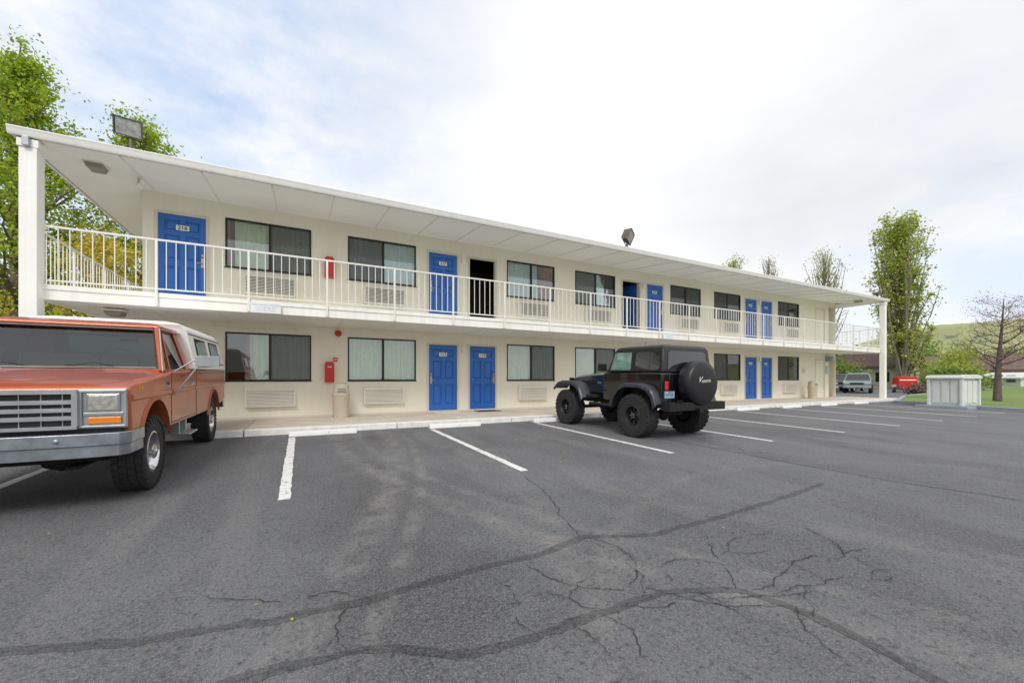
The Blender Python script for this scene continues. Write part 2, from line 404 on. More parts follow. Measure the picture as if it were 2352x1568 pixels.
# cracks
def ribbon(mb, pts, w, jit, dz, mi, step=0.05, wj=0.3, sm_=6, damp=.8, gaps=0.0):
    P = [Vector((a, b-12.2)) for a, b in pts]
    out = []
    for a, b in zip(P[:-1], P[1:]):
        L = (b-a).length; n = max(2, int(L/step))
        for i in range(n): out.append(a+(b-a)*i/n)
    out.append(P[-1]); n = len(out)
    for _ in range(sm_): out = [out[0]]+[(out[i-1]+out[i]*2+out[i+1])/4 for i in range(1, n-1)]+[out[-1]]
    off = 0; vs = []; fs = []; wl = 0; wr = 0; skip = 0
    for i, p in enumerate(out):
        t = (out[min(i+1, n-1)]-out[max(i-1, 0)]).normalized(); nn = Vector((-t.y, t.x))
        off = off*damp+random.uniform(-jit, jit)
        wl = wl*.7+random.uniform(-wj, wj)*.8; wr = wr*.7+random.uniform(-wj, wj)*.8
        tap = min(1, (i+1)/5, (n-i)/5)
        c = p+nn*off; l = c+nn*(w*max(.15, 1+wl)*.5*tap+.0006); r = c-nn*(w*max(.15, 1+wr)*.5*tap+.0006)
        vs += [(l.x, l.y, gz(l.y)+dz), (r.x, r.y, gz(r.y)+dz)]
        if skip > 0: skip -= 1
        elif gaps and random.random() < gaps: skip = random.randint(2, 10)
        elif i: fs.append((2*i-2, 2*i-1, 2*i+1, 2*i))
    mb.add(vs, fs, mi)
# (lateral, distance) pairs on the lot, metres
cA = [(-3.2, 2.95), (-1.229, 2.746), (-0.726, 2.577), (-0.182, 2.474), (0.355, 2.455), (1.058, 2.511), (1.572, 2.511), (1.982, 2.612), (2.545, 2.401), (3.34, 2.429), (4.376, 2.481), (5.61, 2.62)]
cB = [(-1.6, 1.9), (-0.277, 2.064), (0.16, 2.044), (0.382, 1.966), (0.697, 1.757), (1.087, 1.736), (1.579, 1.743), (1.946, 1.734), (2.371, 1.549), (2.479, 1.221), (2.467, 0.948), (2.41, 0.5), (2.3, -1.0)]
cE = [(6.5, 7.4), (6.51, 5.69), (6.47, 3.54), (6.52, 2.289), (6.785, 1.306), (6.9, -1)]
thin = [[(2.499, 4.455), (2.4, 3.9), (2.293, 3.497), (2.1, 3.05), (1.99, 2.63)],
        [(3.004, 2.307), (2.8, 2.1), (2.586, 1.782), (2.45, 1.66), (2.33, 1.57)],
        [(1.36, 2.394), (1.40, 2.2), (1.451, 2.066), (1.611, 1.93), (1.76, 1.86), (1.94, 1.74)],
        [(1.1, 2.329), (1.13, 2.15), (1.109, 2.003), (1.0, 1.88), (1.06, 1.75)],
        [(2.12, 2.2), (2.0, 2.05), (1.93, 1.95), (1.8, 1.87)], [(2.0, 2.5), (2.02, 2.3), (2.12, 2.2)],
        [(1.946, 1.734), (2.0, 1.6), (2.15, 1.45), (2.3, 1.4), (2.479, 1.3)], [(2.1, 1.66), (2.15, 1.45)], [(1.6, 1.74), (1.8, 1.62), (2.0, 1.6)],
        [(1.45, 1.74), (1.5, 1.55), (1.4, 1.35)], [(2.3, 1.56), (2.6, 1.5), (3.1, 1.62), (3.8, 1.5)], [(2.479, 1.3), (2.3, 1.15), (2.2, 0.9)],
        [(0.2, 2.04), (0.15, 2.2), (0.22, 2.45)], [(0.355, 2.455), (0.2, 2.6), (-0.1, 2.65), (-0.5, 2.9)],
        [(9.3, 5.6), (9.2, 4.4), (9.5, 3.6)], [(12.2, 7.0), (12.0, 5.0), (12.3, 3.0)], [(16, 7), (16.2, 4), (15.8, 1)]]
def grow(x, d, a, L, depth):
    pts = [(x, d)]; n = max(3, int(L/.10))
    for i in range(n):
        a += random.uniform(-.5, .5); x += cos(a)*.10; d += sin(a)*.10; pts.append((x, d))
        if depth > 0 and random.random() < .2: grow(x, d, a+random.choice((-1, 1))*random.uniform(.7, 1.4), L*random.uniform(.3, .5), depth-1)
    thin.append(pts)
for (x, d, a, L) in ((2.2, 1.5, .2, .7), (1.9, 1.65, -.6, .6), (2.7, 1.9, .4, .6), (2.45, 1.2, .9, .6), (1.5, 1.74, 1.9, .4), (3.3, 1.5, .3, .8), (6.5, 4.2, .3, 1.6), (1.75, 1.74, .9, .6), (2.0, 2.6, -1.2, .5), (2.6, 1.78, 2.6, .5), (1.25, 1.74, -1.1, .4), (2.48, 1.4, .1, 1.0)):
    grow(x, d, a, L, 1)
mb = MB()
ribbon(mb, cA, 0.066, 0.006, 0.0015, 0, 0.028, 0.34)
ribbon(mb, cB, 0.064, 0.006, 0.0022, 0, 0.028, 0.34)
ribbon(mb, cE, 0.022, 0.01, 0.0015, 0, 0.05, 0.6)
struct(mb.obj('asphalt_patching', None, ('seal',), recalc=False), 'dark sealant bands over long cracks')
mb = MB()
ribbon(mb, cA, 0.003, 0.012, 0.0045, 1, 0.02, 0.9, gaps=.07)
ribbon(mb, cB, 0.003, 0.010, 0.0050, 1, 0.02, 0.9, gaps=.07)
ribbon(mb, cE, 0.005, 0.014, 0.0045, 0, 0.04, 0.8)
for i, t in enumerate(thin): ribbon(mb, t, 0.0044 if t[0][0] < 8 else 0.010, 0.012, 0.0055+0.0001*i, 0, 0.02, 0.9, 1, .75, .02)
struct(mb.obj('asphalt_cracks', None, ('crack', 'crackl'), recalc=False), 'thin branching cracks in the asphalt')

mb = MB()
for i in range(90):
    d = random.uniform(1.6, 9); s = random.uniform(-2, 9)*(0.4+d/9)
    y = d-12.2; r = random.uniform(0.004, 0.010)*(1.0+d*0.06); a = random.uniform(0, 6.28)
    pts = [(s+r*cos(a)*2, y+r*sin(a)*2), (s-r*sin(a), y+r*cos(a)), (s-r*cos(a)*2, y-r*sin(a)*2), (s+r*sin(a), y-r*cos(a))]
    mb.add([(p[0], p[1], gz(p[1])+0.010+random.uniform(0, .010)) for p in pts], [(0, 1, 2, 3)], 0 if random.random() < .3 else 1)
o = mb.obj('fallen_leaves', None, ('leafY', 'bark'), recalc=False); o['kind'] = 'stuff'; o['label'] = 'small dry leaves scattered on the asphalt'; o['category'] = 'leaves'

# ------------------------------------------------------------------ motel building
B = empty('motel_building')
top(B, 'long two-storey cream motel with blue doors and balcony', 'motel')
WC = [-0.705, 2.125, 7.11, 9.93, 14.90, 17.73, 22.73]
DC = [-2.50, 3.935, 5.27, 11.72, 13.04, 19.51, 20.79]
FL = 2.83
X0, X1 = -3.23, 27.5
holes = []
for z0 in (0, FL):
    for c in WC: holes.append((c-0.955, c+0.955, z0+0.97, z0+2.19))
    for c in DC: holes.append((c-0.47, c+0.47, z0+0.0, z0+2.11))
    holes.append((25.33, 26.27, z0, z0+2.11))
    holes.append((26.72, 27.42, z0+0.0, z0+2.3))
xs = sorted({X0, X1, *[h[0] for h in holes], *[h[1] for h in holes]})
zs = sorted({-0.15, 2.60, 5.45, *[h[2] for h in holes], *[h[3] for h in holes]})
mb = MB()
for i in range(len(xs)-1):
    for j in range(len(zs)-1):
        cx = (xs[i]+xs[i+1])/2; cz = (zs[j]+zs[j+1])/2
        if any(h[0] < cx < h[1] and h[2] < cz < h[3] for h in holes): continue
        mb.add([(xs[i], 0, zs[j]), (xs[i+1], 0, zs[j]), (xs[i+1], 0, zs[j+1]), (xs[i], 0, zs[j+1])], [(0, 1, 2, 3)])
for h in holes:
    a, b, c, d = h; t = 0.16
    mb.add([(a, 0, c), (a, t, c), (a, t, d), (a, 0, d)], [(0, 1, 2, 3)])
    mb.add([(b, 0, c), (b, t, c), (b, t, d), (b, 0, d)], [(0, 1, 2, 3)])
    mb.add([(a, 0, d), (b, 0, d), (b, t, d), (a, t, d)], [(0, 1, 2, 3)])
    mb.add([(a, 0, c), (b, 0, c), (b, t, c), (a, t, c)], [(0, 1, 2, 3)])
YB = 11.0
mb.box(X0, X0+0.15, 0.003, YB, -0.15, 5.45); mb.box(X1-0.05, X1, 0.003, YB, -0.15, 5.45); mb.box(X0+.15, X1-.05, YB-0.15, YB-.001, -0.15, 5.45)
wall = mb.obj('wall', B, ('wall',), recalc=False)
wall['label'] = 'cream stucco wall with window and door openings'
mb = MB()
mb.box(X0+.2, X1-.1, 0.17, YB-.2, 2.46, 2.76); mb.box(X0+.2, X1-.1, 0.17, YB-.2, -0.15, -0.004); mb.box(X0+.2, X1-.1, 3.0, 3.1, 0, 2.4); mb.box(X0+.2, X1-.1, 3.0, 3.1, 2.8, 5.3)
for xx in (0.72, 4.6, 8.53, 12.38, 16.3, 20.15, 24.4):
    mb.box(xx-.05, xx+.05, 0.18, 2.98, 0, 2.4); mb.box(xx-.05, xx+.05, 0.18, 2.98, 2.8, 5.3)
mb.obj('room_interior', B, ('interior',))
mb = MB()
for z0 in (0, FL): mb.box(26.70, 27.45, 0.62, 0.68, z0, z0+2.32); mb.box(26.68, 26.70, 0.165, 0.62, z0, z0+2.32)
mb.obj('recess_wall', B, ('wall',))
mb = MB().box(X0, 25.3, -0.012, -0.001, 0.0, 0.05)
mb.obj('baseboard', B, ('trim',))

mb = MB()
mb.prism([(-2.05, 2.42), (-2.05, 2.68), (-0.002, 2.78), (-0.002, 2.45)], 'x', -4.16, 27.72)
mb.prism([(-4.16, 2.42), (-4.16, 2.68), (X0-.002, 2.72), (X0-.002, 2.45)], 'y', 0.0, YB)
mb.box(-4.17, 27.73, -2.068, -2.05, 2.60, 2.69)
mb.box(-4.178, -4.16, -2.06, YB, 2.60, 2.69)
for k in range(26):
    xx = -4.0+1.22*k
    mb.prism([(-2.0, 2.412), (-2.0, 2.43), (-0.02, 2.46), (-0.02, 2.44)], 'x', xx, xx+0.03, 1)
sl = mb.obj('balcony', B, ('fascia', 'batten'), bevel=0.005, seg=1)

# railing
yR = -2.09
def rail_bay(L=1.5):
    mb = MB()
    mb.box(0, L, -0.018, 0.018, 3.69, 3.722); mb.box(0.02, L-0.02, -0.012, 0.012, 2.745, 2.772)
    for i in range(1, 10):
        xx = L*i/10; mb.box(xx-0.007, xx+0.007, -0.007, 0.007, 2.772, 3.69)
    return mb.mesh('railing', ('railp',))
post = MB().box(-0.020, 0.020, -0.020, 0.020, 2.44, 3.69).mesh('post', ('railp',))
rm = rail_bay()
for k in range(21):
    r = link('railing', rm, B, (-3.97+1.5*k, yR, 0)); link('post', post, r, (1.5 if k < 20 else 1.46, 0, 0))
for k in range(7):
    r = link('railing', rm, B, (-4.2, -1.95+1.5*k, 0), (0, 0, pi/2)); link('post', post, r, (1.5, 0, 0))
me = rail_bay(1.98)
r = link('railing', me, B, (27.66, -2.06, 0), (0, 0, pi/2)); link('post', post, r, (0.99, 0, 0))

for cx in (-4.14, 27.64):
    mb = MB().box(cx-.115, cx+.115, -2.22, -1.99, -0.1, 5.13).box(cx-.135, cx+.135, -2.24, -1.97, 4.98, 5.12)
    if cx < 0: mb.box(cx-.02, cx+.115, -2.236, -2.22, -0.1, 4.98)
    mb.obj('column', B, ('white',), bevel=0.008, seg=1)

# roof
RX0, RX1, RY0, RY1 = -4.28, 27.86, -2.2, YB+1.6
mb = MB()
zt = 5.275; rz = 6.5; ry = (RY0+RY1)/2
mb.add([(RX0, RY0, zt), (RX1, RY0, zt), (RX1, RY1, zt), (RX0, RY1, zt), (RX0+6, ry, rz), (RX1-6, ry, rz)],
       [(0, 1, 5, 4), (1, 2, 5), (2, 3, 4, 5), (3, 0, 4)])
roof = mb.obj('roof', B, ('shingle',))
mb = MB()
mb.add([(RX0+.02, RY0+.02, 5.15), (RX1-.02, RY0+.02, 5.15), (RX1-.02, RY1-.02, 5.15), (RX0+.02, RY1-.02, 5.15), (X0, 0, 5.37), (X1, 0, 5.37), (X1, YB, 5.37), (X0, YB, 5.37)],
       [(0, 1, 5, 4), (1, 2, 6, 5), (2, 3, 7, 6), (3, 0, 4, 7)])
xx = -3.0
while xx < 27.3:
    mb.prism([(RY0+.04, 5.135), (RY0+.04, 5.151), (-0.001, 5.371), (-0.001, 5.355)], 'x', xx, xx+0.035, 1); xx += 1.22
mb.obj('soffit', roof, ('soffit', 'batten'), recalc=True)
gp = [(0, 0.0), (0, 0.125), (-0.035, 0.135), (-0.105, 0.135), (-0.105, 0.115), (-0.09, 0.09), (-0.085, 0.05), (-0.06, 0.0)]
mb = MB()
mb.prism([(RY0+p[0], 5.145+p[1]) for p in gp], 'x', RX0-0.09, RX1+0.09)
mb.box(RX0-0.06, RX0, RY0, RY1, 5.14, 5.28); mb.box(RX1, RX1+.06, RY0, RY1, 5.14, 5.28)
mb.obj('gutter', roof, ('white',), bevel=0.006, seg=1)
mb = MB(); mb.prism([(RY0-.02, 5.283), (RY0-.02, 5.296), (RY0+.4, 5.37), (RY0+.4, 5.35)], 'x', RX0-.04, RX1+.04); mb.obj('roof_edge', roof, ('shingle',))
MB().box(-4.19, -4.10, -2.30, -2.24, 4.98, 5.15).obj('gutter_bracket', roof, ('dull',), bevel=0.01)

# doors
def door_mesh():
    mb = MB(); w, h = 0.455, 2.075
    mb.box(-w, w, 0.048, 0.085, 0.012, h)
    S = [(-w, -w+.115), (-.05, .05), (w-.115, w)]
    for a, b in S: mb.box(a, b, 0.022, 0.048, 0.012, h)
    R = [(0.012, 0.22), (0.86, 1.02), (1.60, 1.70), (h-.12, h)]
    for a, b in R:
        mb.box(-w+.115, -.05, 0.0225, 0.048, a, b); mb.box(.05, w-.115, 0.0225, 0.048, a, b)
    for (c, d) in ((.22, .86), (1.02, 1.60), (1.70, h-.12)):
        for a, b in ((-w+.115, -.05), (.05, w-.115)):
            g = .032
            mb.hexa([(a+g, .048, c+g), (b-g, .048, c+g), (b-g, .048, d-g), (a+g, .048, d-g), (a+g+.02, .027, c+g+.02), (b-g-.02, .027, c+g+.02), (b-g-.02, .027, d-g-.02), (a+g+.02, .027, d-g-.02)])
    return mb.mesh('door', ('blue',))
def flat_door(): return MB().box(-.455, .455, 0.03, 0.08, 0.012, 2.075).mesh('door', ('wall',))
dm = door_mesh()
fm = MB(); t = 0.05
fm.box(-.47-t, -.455, -0.018, 0.09, 0.0, 2.13); fm.box(.455, .47+t, -0.018, 0.09, 0.0, 2.13); fm.box(-.47-t, .47+t, -0.0185, 0.09, 2.08, 2.135)
fm.box(-.455, .455, -0.01, 0.1, 0.0, 0.014)
framem = fm.mesh('door_frame', ('trim',))
hmb = MB(); hmb.box(-.03, .03, -0.012, 0.022, -.10, .13); hmb.tube([(0, -.01, 0), (0, -.05, 0)], 0.012, 8); hmb.tube([(0, -.05, 0), (.11, -.05, 0)], 0.011, 8)
hmb.box(-.022, .022, -0.02, 0.022, .16, .22)
handlem = hmb.mesh('handle', ('metal',))
def number_plate(txt, parent):
    mb = MB(); mb.box(-.125, .125, 0.014, 0.022, 1.725, 1.845, 0)
    for dx in (-.002, 0, .002):
        mb.text(txt, 0.125, (dx, 0.0115-abs(dx)*.2, 1.785), (1, 0, 0), (0, 0, 1), 1)
    return mb.obj('number_plate', parent, ('plate', 'blk'), recalc=False)
nums_u = ['216', '217', None, None, '220', '221', '222']
nums_l = ['112', '113', '114', '115', '116', '117', '118']
for z0, nums in ((FL, nums_u), (0, nums_l)):
    for c, nn in zip(DC, nums):
        link('door_frame', framem, B, (c, 0, z0))
        hx = -0.39
        if nn in ('216', '114', '222', '118', '116', '220'): hx = 0.39
        if nn is None:
            a = radians(82) if c > 8 else radians(100)
            d = link('door', dm, B, (c+(0.46 if c > 8 else -0.46), 0.1, z0))
            if c > 8:
                d.rotation_euler = (0, 0, -a); off = Matrix.Translation((-.46, 0, 0))
            else:
                d.rotation_euler = (0, 0, a); off = Matrix.Translation((.46, 0, 0))
            d.matrix_basis = d.matrix_basis @ off
            d['label'] = 'blue panel door standing open into the room'
            h = link('handle', handlem, d, (-.39 if c > 8 else .39, 0, .98))
        else:
            d = link('door', dm, B, (c, 0, z0))
            h = link('handle', handlem, d, (hx, 0, 0.98))
            if hx > 0: h.scale = (-1, 1, 1)
            number_plate(nn, d)
    link('door_frame', framem, B, (25.8, 0, z0)); link('door', flat_door(), B, (25.8, 0, z0))

# windows
def window_frame():
    mb = MB(); w, a, b, f = .955, 0.97, 2.19, .034
    mb.box(-w, -w+f, -.012, .06, a, b); mb.box(w-f, w, -.012, .06, a, b)
    mb.box(-w+f, w-f, -.0125, .06, a, a+f); mb.box(-w+f, w-f, -.0125, .06, b-f, b)
    mb.box(-.028, .028, -.004, .05, a+f, b-f)
    mb.box(-w-.02, w+.02, -.03, -.0127, a-.018, a)
    return mb.mesh('window', ('bronze',))
wf = window_frame()
gm = MB().box(-.92, .92, .026, .031, 1.005, 2.155).mesh('glass', ('glass',))
scr = MB().box(0.03, .92, .012, .014, 1.005, 2.155).mesh('insect_screen', ('screen',))
def curtain(x0, x1, mt, amp=.028, z0=.98, z1=2.18, pitch=.11):
    mb = MB(); n = max(4, int((x1-x0)/0.011)); vs = []; fs = []
    ph = random.uniform(0, 6)
    for i in range(n+1):
        x = x0+(x1-x0)*i/n; q = 2*pi*(x+0.02*sin(x*9+ph))/pitch
        yy = .10+amp*sin(q+ph)+.008*sin(q*2.3)
        vs += [(x, yy*1.0, z0), (x+.006*sin(q*.3+ph), .10+(yy-.10)*.6, z1)]
        if i: fs.append((2*i-2, 2*i, 2*i+1, 2*i-1))
    mb.add(vs, fs); return mb.mesh('curtain', (mt,), 0, recalc=False)
specU = [(1, [(-.93, -.83, 'drape'), (-.76, .93, 'curtain')]), (-1, [(-.93, .93, 'curtainw')]), (0, [(-.93, .28, 'curtainw'), (.40, .93, 'drape')]),
         (-1, [(-.93, .93, 'curtainw')]), (1, [(-.93, .93, 'curtainw')]), (-1, [(-.93, .93, 'curtainw')]), (-1, [(-.93, .5, 'curtain'), (.55, .93, 'curtainw')])]
specL = [(1, [(-.53, -.45, 'drape'), (-.44, .93, 'curtain')]), (0, [(-.93, .93, 'curtain')]), (1, [(-.93, .93, 'curtain')]),
         (1, [(-.93, .93, 'curtain')]), (-1, [(-.93, .93, 'curtain')]), (-1, [(-.93, .93, 'curtainw')]), (-1, [(-.93, .93, 'curtain')])]
acm = MB(); acm.box(-.56, .56, -.13, -.001, .31, .76, 0)
for i in range(11): acm.box(-.53, .53, -.134, -.13, .345+i*.036, .357+i*.036, 1)
acm = acm.mesh('air_conditioner', ('ac', 'acdark'))
acu = MB(); acu.box(-.56, .56, -.20, -.001, .33, .79, 0); acu.box(-.55, .55, -.208, -.20, .345, .775, 0)
for i in range(11): acu.box(-.53, .53, -.2125, -.208, .365+i*.037, .385+i*.037, 1)
for i in range(5): acu.box(-.50+.2*i, -.488+.2*i, -.215, -.2125, .36, .765, 0)
acu = acu.mesh('air_conditioner', ('ac', 'acslot2'))
for z0, spec, am in ((FL, specU, acu), (0, specL, acm)):
    for c, (sd, cs) in zip(WC, spec):
        w = link('window', wf, B, (c, 0, z0)); link('glass', gm, w)
        if sd: link('insect_screen', scr, w, (0 if sd > 0 else -.95, 0, 0))
        for (a, b, mt) in cs: link('curtain', curtain(a, b, mt), w)
        o = link('air_conditioner', am, B, (c+.02, 0, z0)); bv = o.modifiers.new('b', 'BEVEL'); bv.width = .006; bv.segments = 1

def cabinet(z, kind):
    mb = MB(); mb.box(.58, .81, -.16, -.001, z, z+.50, 0); mb.box(.60, .79, -.166, -.16, z+.03, z+.38, 1)
    mb.prism([(.58, z+.50), (.81, z+.50), (.78, z+.56), (.61, z+.56)], 'y', -.15, -.002, 0)
    mb.box(.645, .745, -.168, -.166, z+.405, z+.43, 2)
    mb.box(.66, .73, -.168, -.166, z+.10, z+.20, 0)
    return mb.obj('extinguisher_cabinet', B, ('red', 'red', 'plate'), bevel=.006, seg=1)
cabinet(.93, 0); cabinet(3.78, 1)
mb = MB(); mb.revolve([(0, -.08), (.05, -.075), (.085, -.05), (.09, 0)], (.92, -.001, 2.28), 20, 0, 'y'); mb.obj('alarm_bell', B, ('red',), smooth=30)
mb = MB().box(.80, .90, -.05, -.001, 1.50, 1.61).box(.82, .88, -.056, -.05, 1.54, 1.57, 1); mb.obj('alarm_pull_station', B, ('red', 'plate'))
lm = MB(); lm.box(-.06, .06, -.10, -.001, 1.92, 2.12); lm.prism([(-.10, 1.92), (-.001, 1.92), (-.001, 1.84), (-.07, 1.86)], 'x', -.05, .05)
lm = lm.mesh('wall_lamp', ('ac',))
for z0 in (0, FL):
    for c in (4.60, 12.38, 20.15): link('wall_lamp', lm, B, (c, 0, z0))
fx = MB(); fx.box(-.16, .16, -.16, .16, 0, .03, 0); fx.prism([(-.14, 0), (.14, 0), (.10, -.09), (-.10, -.09)], 'y', -.14, .14, 1)
fx = fx.mesh('soffit_lamp', ('ac', 'acdark'))
for (a, b, c) in ((-3.55, -1.4, 5.19), (-3.3, -1.3, 2.37), (26.2, -1.6, 5.16)): link('soffit_lamp', fx, B, (a, b, c))
mb = MB(); mb.tube([(-3.05, -.9, 5.28), (-3.05, -.9, 5.16), (-3.0, -1.05, 5.08), (-2.97, -1.12, 5.04)], [.03, .03, .05, .05], 10); mb.obj('security_camera', B, ('ac',), smooth=40)
mb = MB().box(26.35, 26.68, -.25, -.001, 2.02, 2.3); mb.obj('wall_vent', B, ('kerbg',), bevel=.01)
mb = MB().box(26.38, 26.6, -.04, -.001, 1.3, 1.75); mb.obj('notice_panel', B, ('signt',))
mb = MB().box(24.05, 24.25, -.05, -.001, 1.35, 1.6); mb.obj('electric_box', B, ('trim',))
mb = MB().tube([(-1.9, -.02, 2.44), (-1.9, -.02, 2.30), (.0, -.02, 2.30)], .012, 6); mb.obj('conduit', B, ('wall',))
def notice(x, w, lines):
    mb = MB(); mb.box(x-w/2, x+w/2, -2.136, -2.116, 2.42, 2.64, 0)
    for i, l in enumerate(lines): mb.text(l, 0.050, (x, -2.1375, 2.59-.058*i), (1, 0, 0), (0, 0, 1), 1, ext=.0008)
    o = mb.obj('balcony_sign', B, ('signw', 'signt'), recalc=False); o['label'] = 'pale notice fixed to the balcony edge'; return o
LN = ['Please Remove Valuables', 'From Vehicles And', 'Lock Your Doors']
notice(-0.66, .56, LN); notice(11.45, .56, LN)

def flood(x, y, rz, s=1.0, tilt=-28, up=.56):
    p = MB(); p.tube([(x, y, 5.26), (x, y, 5.26+up-.16*s)], .03*s+.006, 10); p.tube([(x, y, 5.26+.26), (x-.10, y+.04, 5.26+.18), (x-.24, y+.08, 5.3)], .010, 6); p.box(x-.06, x+.06, y-.06, y+.06, 5.2, 5.30)
    po = p.obj('floodlight', B, ('lampbox',), smooth=40)
    h = MB(); h.hexa([(-.27, -.13, -.20), (.27, -.13, -.20), (.18, .13, -.14), (-.18, .13, -.14), (-.27, -.13, .20), (.27, -.13, .20), (.18, .13, .14), (-.18, .13, .14)], 0)
    h.box(-.245, .245, -.136, -.13, -.175, .175, 1); h.tube([(-.29, 0, 0), (-.29, 0, -.24), (.29, 0, -.24), (.29, 0, 0)], .015, 6, 0)
    h.box(-.29, .29, -.15, -.131, .178, .205, 0); h.box(-.29, .29, -.15, -.131, -.205, -.178, 0); h.box(-.29, -.262, -.15, -.131, -.178, .178, 0); h.box(.262, .29, -.15, -.131, -.178, .178, 0)
    ho = h.obj('lamp_head', po, ('lampbox', 'lampglass'), bevel=.008, seg=1, loc=(x, y, 5.26+up))
    ho.rotation_euler = (radians(tilt), radians(8), rz); ho.scale = (s, s, s)
flood(-2.88, -1.95, radians(-6), .78, 24, .55)
flood(9.72, -1.9, radians(36), 0.95, 22, .55)
flood(27.6, -1.9, radians(60), 0.5, -28, .35)

# ------------------------------------------------------------------ trash bins
def bin_(x, y):
    mb = MB(); mb.revolve([(.0, 0), (.19, 0), (.20, .02), (.215, .62), (.225, .64), (.225, .67), (.20, .70), (.195, .84), (.17, .93), (.11, .985), (0, 1.0)], (0, 0, 0), 28, 0, 'z')
    o = mb.obj('trash_bin', None, ('bin',), smooth=35, loc=(x, y, 0.0)); o.scale = (1, 1, .93)
    MB().hexa([(-.10, -.225, .73), (.10, -.225, .73), (.10, -.12, .73), (-.10, -.12, .73), (-.09, -.202, .84), (.09, -.202, .84), (.09, -.12, .84), (-.09, -.12, .84)]).obj('flap', o, ('acdark',), bevel=.01)
    return top(o, 'beige domed trash bin standing against the wall', 'trash bin', 'trash bins on the walkway')
bin_(.95, -.55); bin_(23.9, -.55)
for xx in (3.55, 4.9):
    mt = MB().box(xx, xx+.75, -.60, -.14, 0.002, 0.016).obj('door_mat', None, ('rubber' if xx > 4 else 'trim',)); top(mt, 'thin door mat lying on the walkway', 'door mat')

# ------------------------------------------------------------------ wheels
def wheel_meshes(R, W, rr, style, nblk=36):
    t = MB(); h = W/2
    prof = [(rr, -h*.80), (rr+.015, -h*.92), (rr+(R-rr)*.45, -h), (R*.95, -h*.93), (R*.972, -h*.75), (R*.975, 0), (R*.972, h*.75), (R*.95, h*.93), (rr+(R-rr)*.45, h), (rr+.015, h*.92), (rr, h*.80)]
    t.revolve(prof, (0, 0, 0), 48)
    for k in range(nblk):
        for (ya, yb, ph) in ((-h*.95, -h*.56, 0), (-h*.50, -h*.06, .5), (h*.02, h*.48, 0.1), (h*.56, h*.95, .5)):
            a = 2*pi*(k+ph)/nblk; da = 2*pi/nblk*.32
            outer = abs(ya) > h*.9 or abs(yb) > h*.9
            r0 = R*.955; r1 = R
            P = []
            for r in (r0, r1):
                for (aa, yy) in ((a-da, ya), (a+da, ya), (a+da, yb), (a-da, yb)):
                    P.append((r*cos(aa), yy, r*sin(aa)))
            t.hexa(P)
            if outer:
                ys = ya if abs(ya) > h*.9 else yb; sg = 1 if ys > 0 else -1
                P = []
                for r, yo in ((R*.86, sg*h*.97), (R*.965, sg*h*.93)):
                    for (aa, dy) in ((a-da, 0), (a+da, 0), (a+da, sg*.012), (a-da, sg*.012)):
                        P.append((r*cos(aa), yo+dy, r*sin(aa)))
                t.hexa(P)
    tm = t.mesh('tyre', ('rubber',), 30)
    r = MB()
    if style == 'chrome':
        r.revolve([(rr+.012, h*.90), (rr-.008, h*.93), (rr-.02, h*.80), (rr*.86, h*.50), (rr*.80, h*.34), (rr*.62, h*.40), (rr*.45, h*.55), (rr*.40, h*.60), (rr*.38, h*.95), (rr*.30, h*1.06), (rr*.14, h*1.10), (rr*.12, h*1.16), (0, h*1.17)], (0, 0, 0), 40, 0)
        for k in range(8):
            a = 2*pi*k/8+.2; c = (rr*.70*cos(a), 0, rr*.70*sin(a))
            r.tube([(c[0], h*.30, c[2]), (c[0], h*.41, c[2])], .018, 10, 1)
        for k in range(8):
            a = 2*pi*k/8; c = (rr*.47*cos(a), 0, rr*.47*sin(a)); r.tube([(c[0], h*.5, c[2]), (c[0], h*.68, c[2])], .010, 6, 0)
        mats = ('chrome', 'under')
    elif style == 'black':
        r.revolve([(rr+.012, h*.88), (rr-.008, h*.93), (rr-.02, h*.75), (rr*.88, h*.25), (rr*.60, h*.22), (rr*.36, h*.45), (rr*.30, h*.5), (rr*.28, h*.72), (0, h*.75)], (0, 0, 0), 40, 0)
        for k in range(8):
            a = 2*pi*k/8; r.hexa([(rr*.34*cos(a)-rr*.05*sin(a)*s1, y, rr*.34*sin(a)+rr*.05*cos(a)*s1) if q == 0 else (rr*.90*cos(a)-rr*.10*sin(a)*s1, y*.85, rr*.90*sin(a)+rr*.10*cos(a)*s1)
                                   for (q, s1, y) in ((0, -1, h*.3), (0, 1, h*.3), (1, 1, h*.3), (1, -1, h*.3), (0, -1, h*.62), (0, 1, h*.62), (1, 1, h*.62), (1, -1, h*.62))], 0)
        for k in range(5):
            a = 2*pi*k/5; c = (rr*.22*cos(a), 0, rr*.22*sin(a)); r.tube([(c[0], h*.7, c[2]), (c[0], h*.85, c[2])], .010, 6, 1)
        mats = ('rimblack', 'chrome')
    else:
        r.revolve([(rr+.01, h*.88), (rr-.02, h*.8), (rr*.7, h*.45), (rr*.3, h*.6), (0, h*.62)], (0, 0, 0), 20, 0)
        mats = ('dull', 'under')
    r.revolve([(rr, -h*.8), (rr-.01, h*.7)], (0, 0, 0), 32, len(mats)-1)
    rmh = r.mesh('rim', mats, 35)
    hb = MB(); hb.tube([(0, -h*.9, 0), (0, h*.1, 0)], rr*.75, 20); hbm = hb.mesh('wheel', ('under',), 35)
    return tm, rmh, hbm
M['rimblack'] = mat('black_rim_paint', (0.03, 0.03, 0.032), 0.35, metal=.3, coat=.3)
def put_wheel(ms, parent, x, y, z, left=True, turn=0):
    w = link('wheel', ms[2], parent, (x, y, z)); w.rotation_euler = (0, 0, (0 if left else pi)+turn)
    a = link('tyre', ms[0], w); b = link('rim', ms[1], w)
    return w

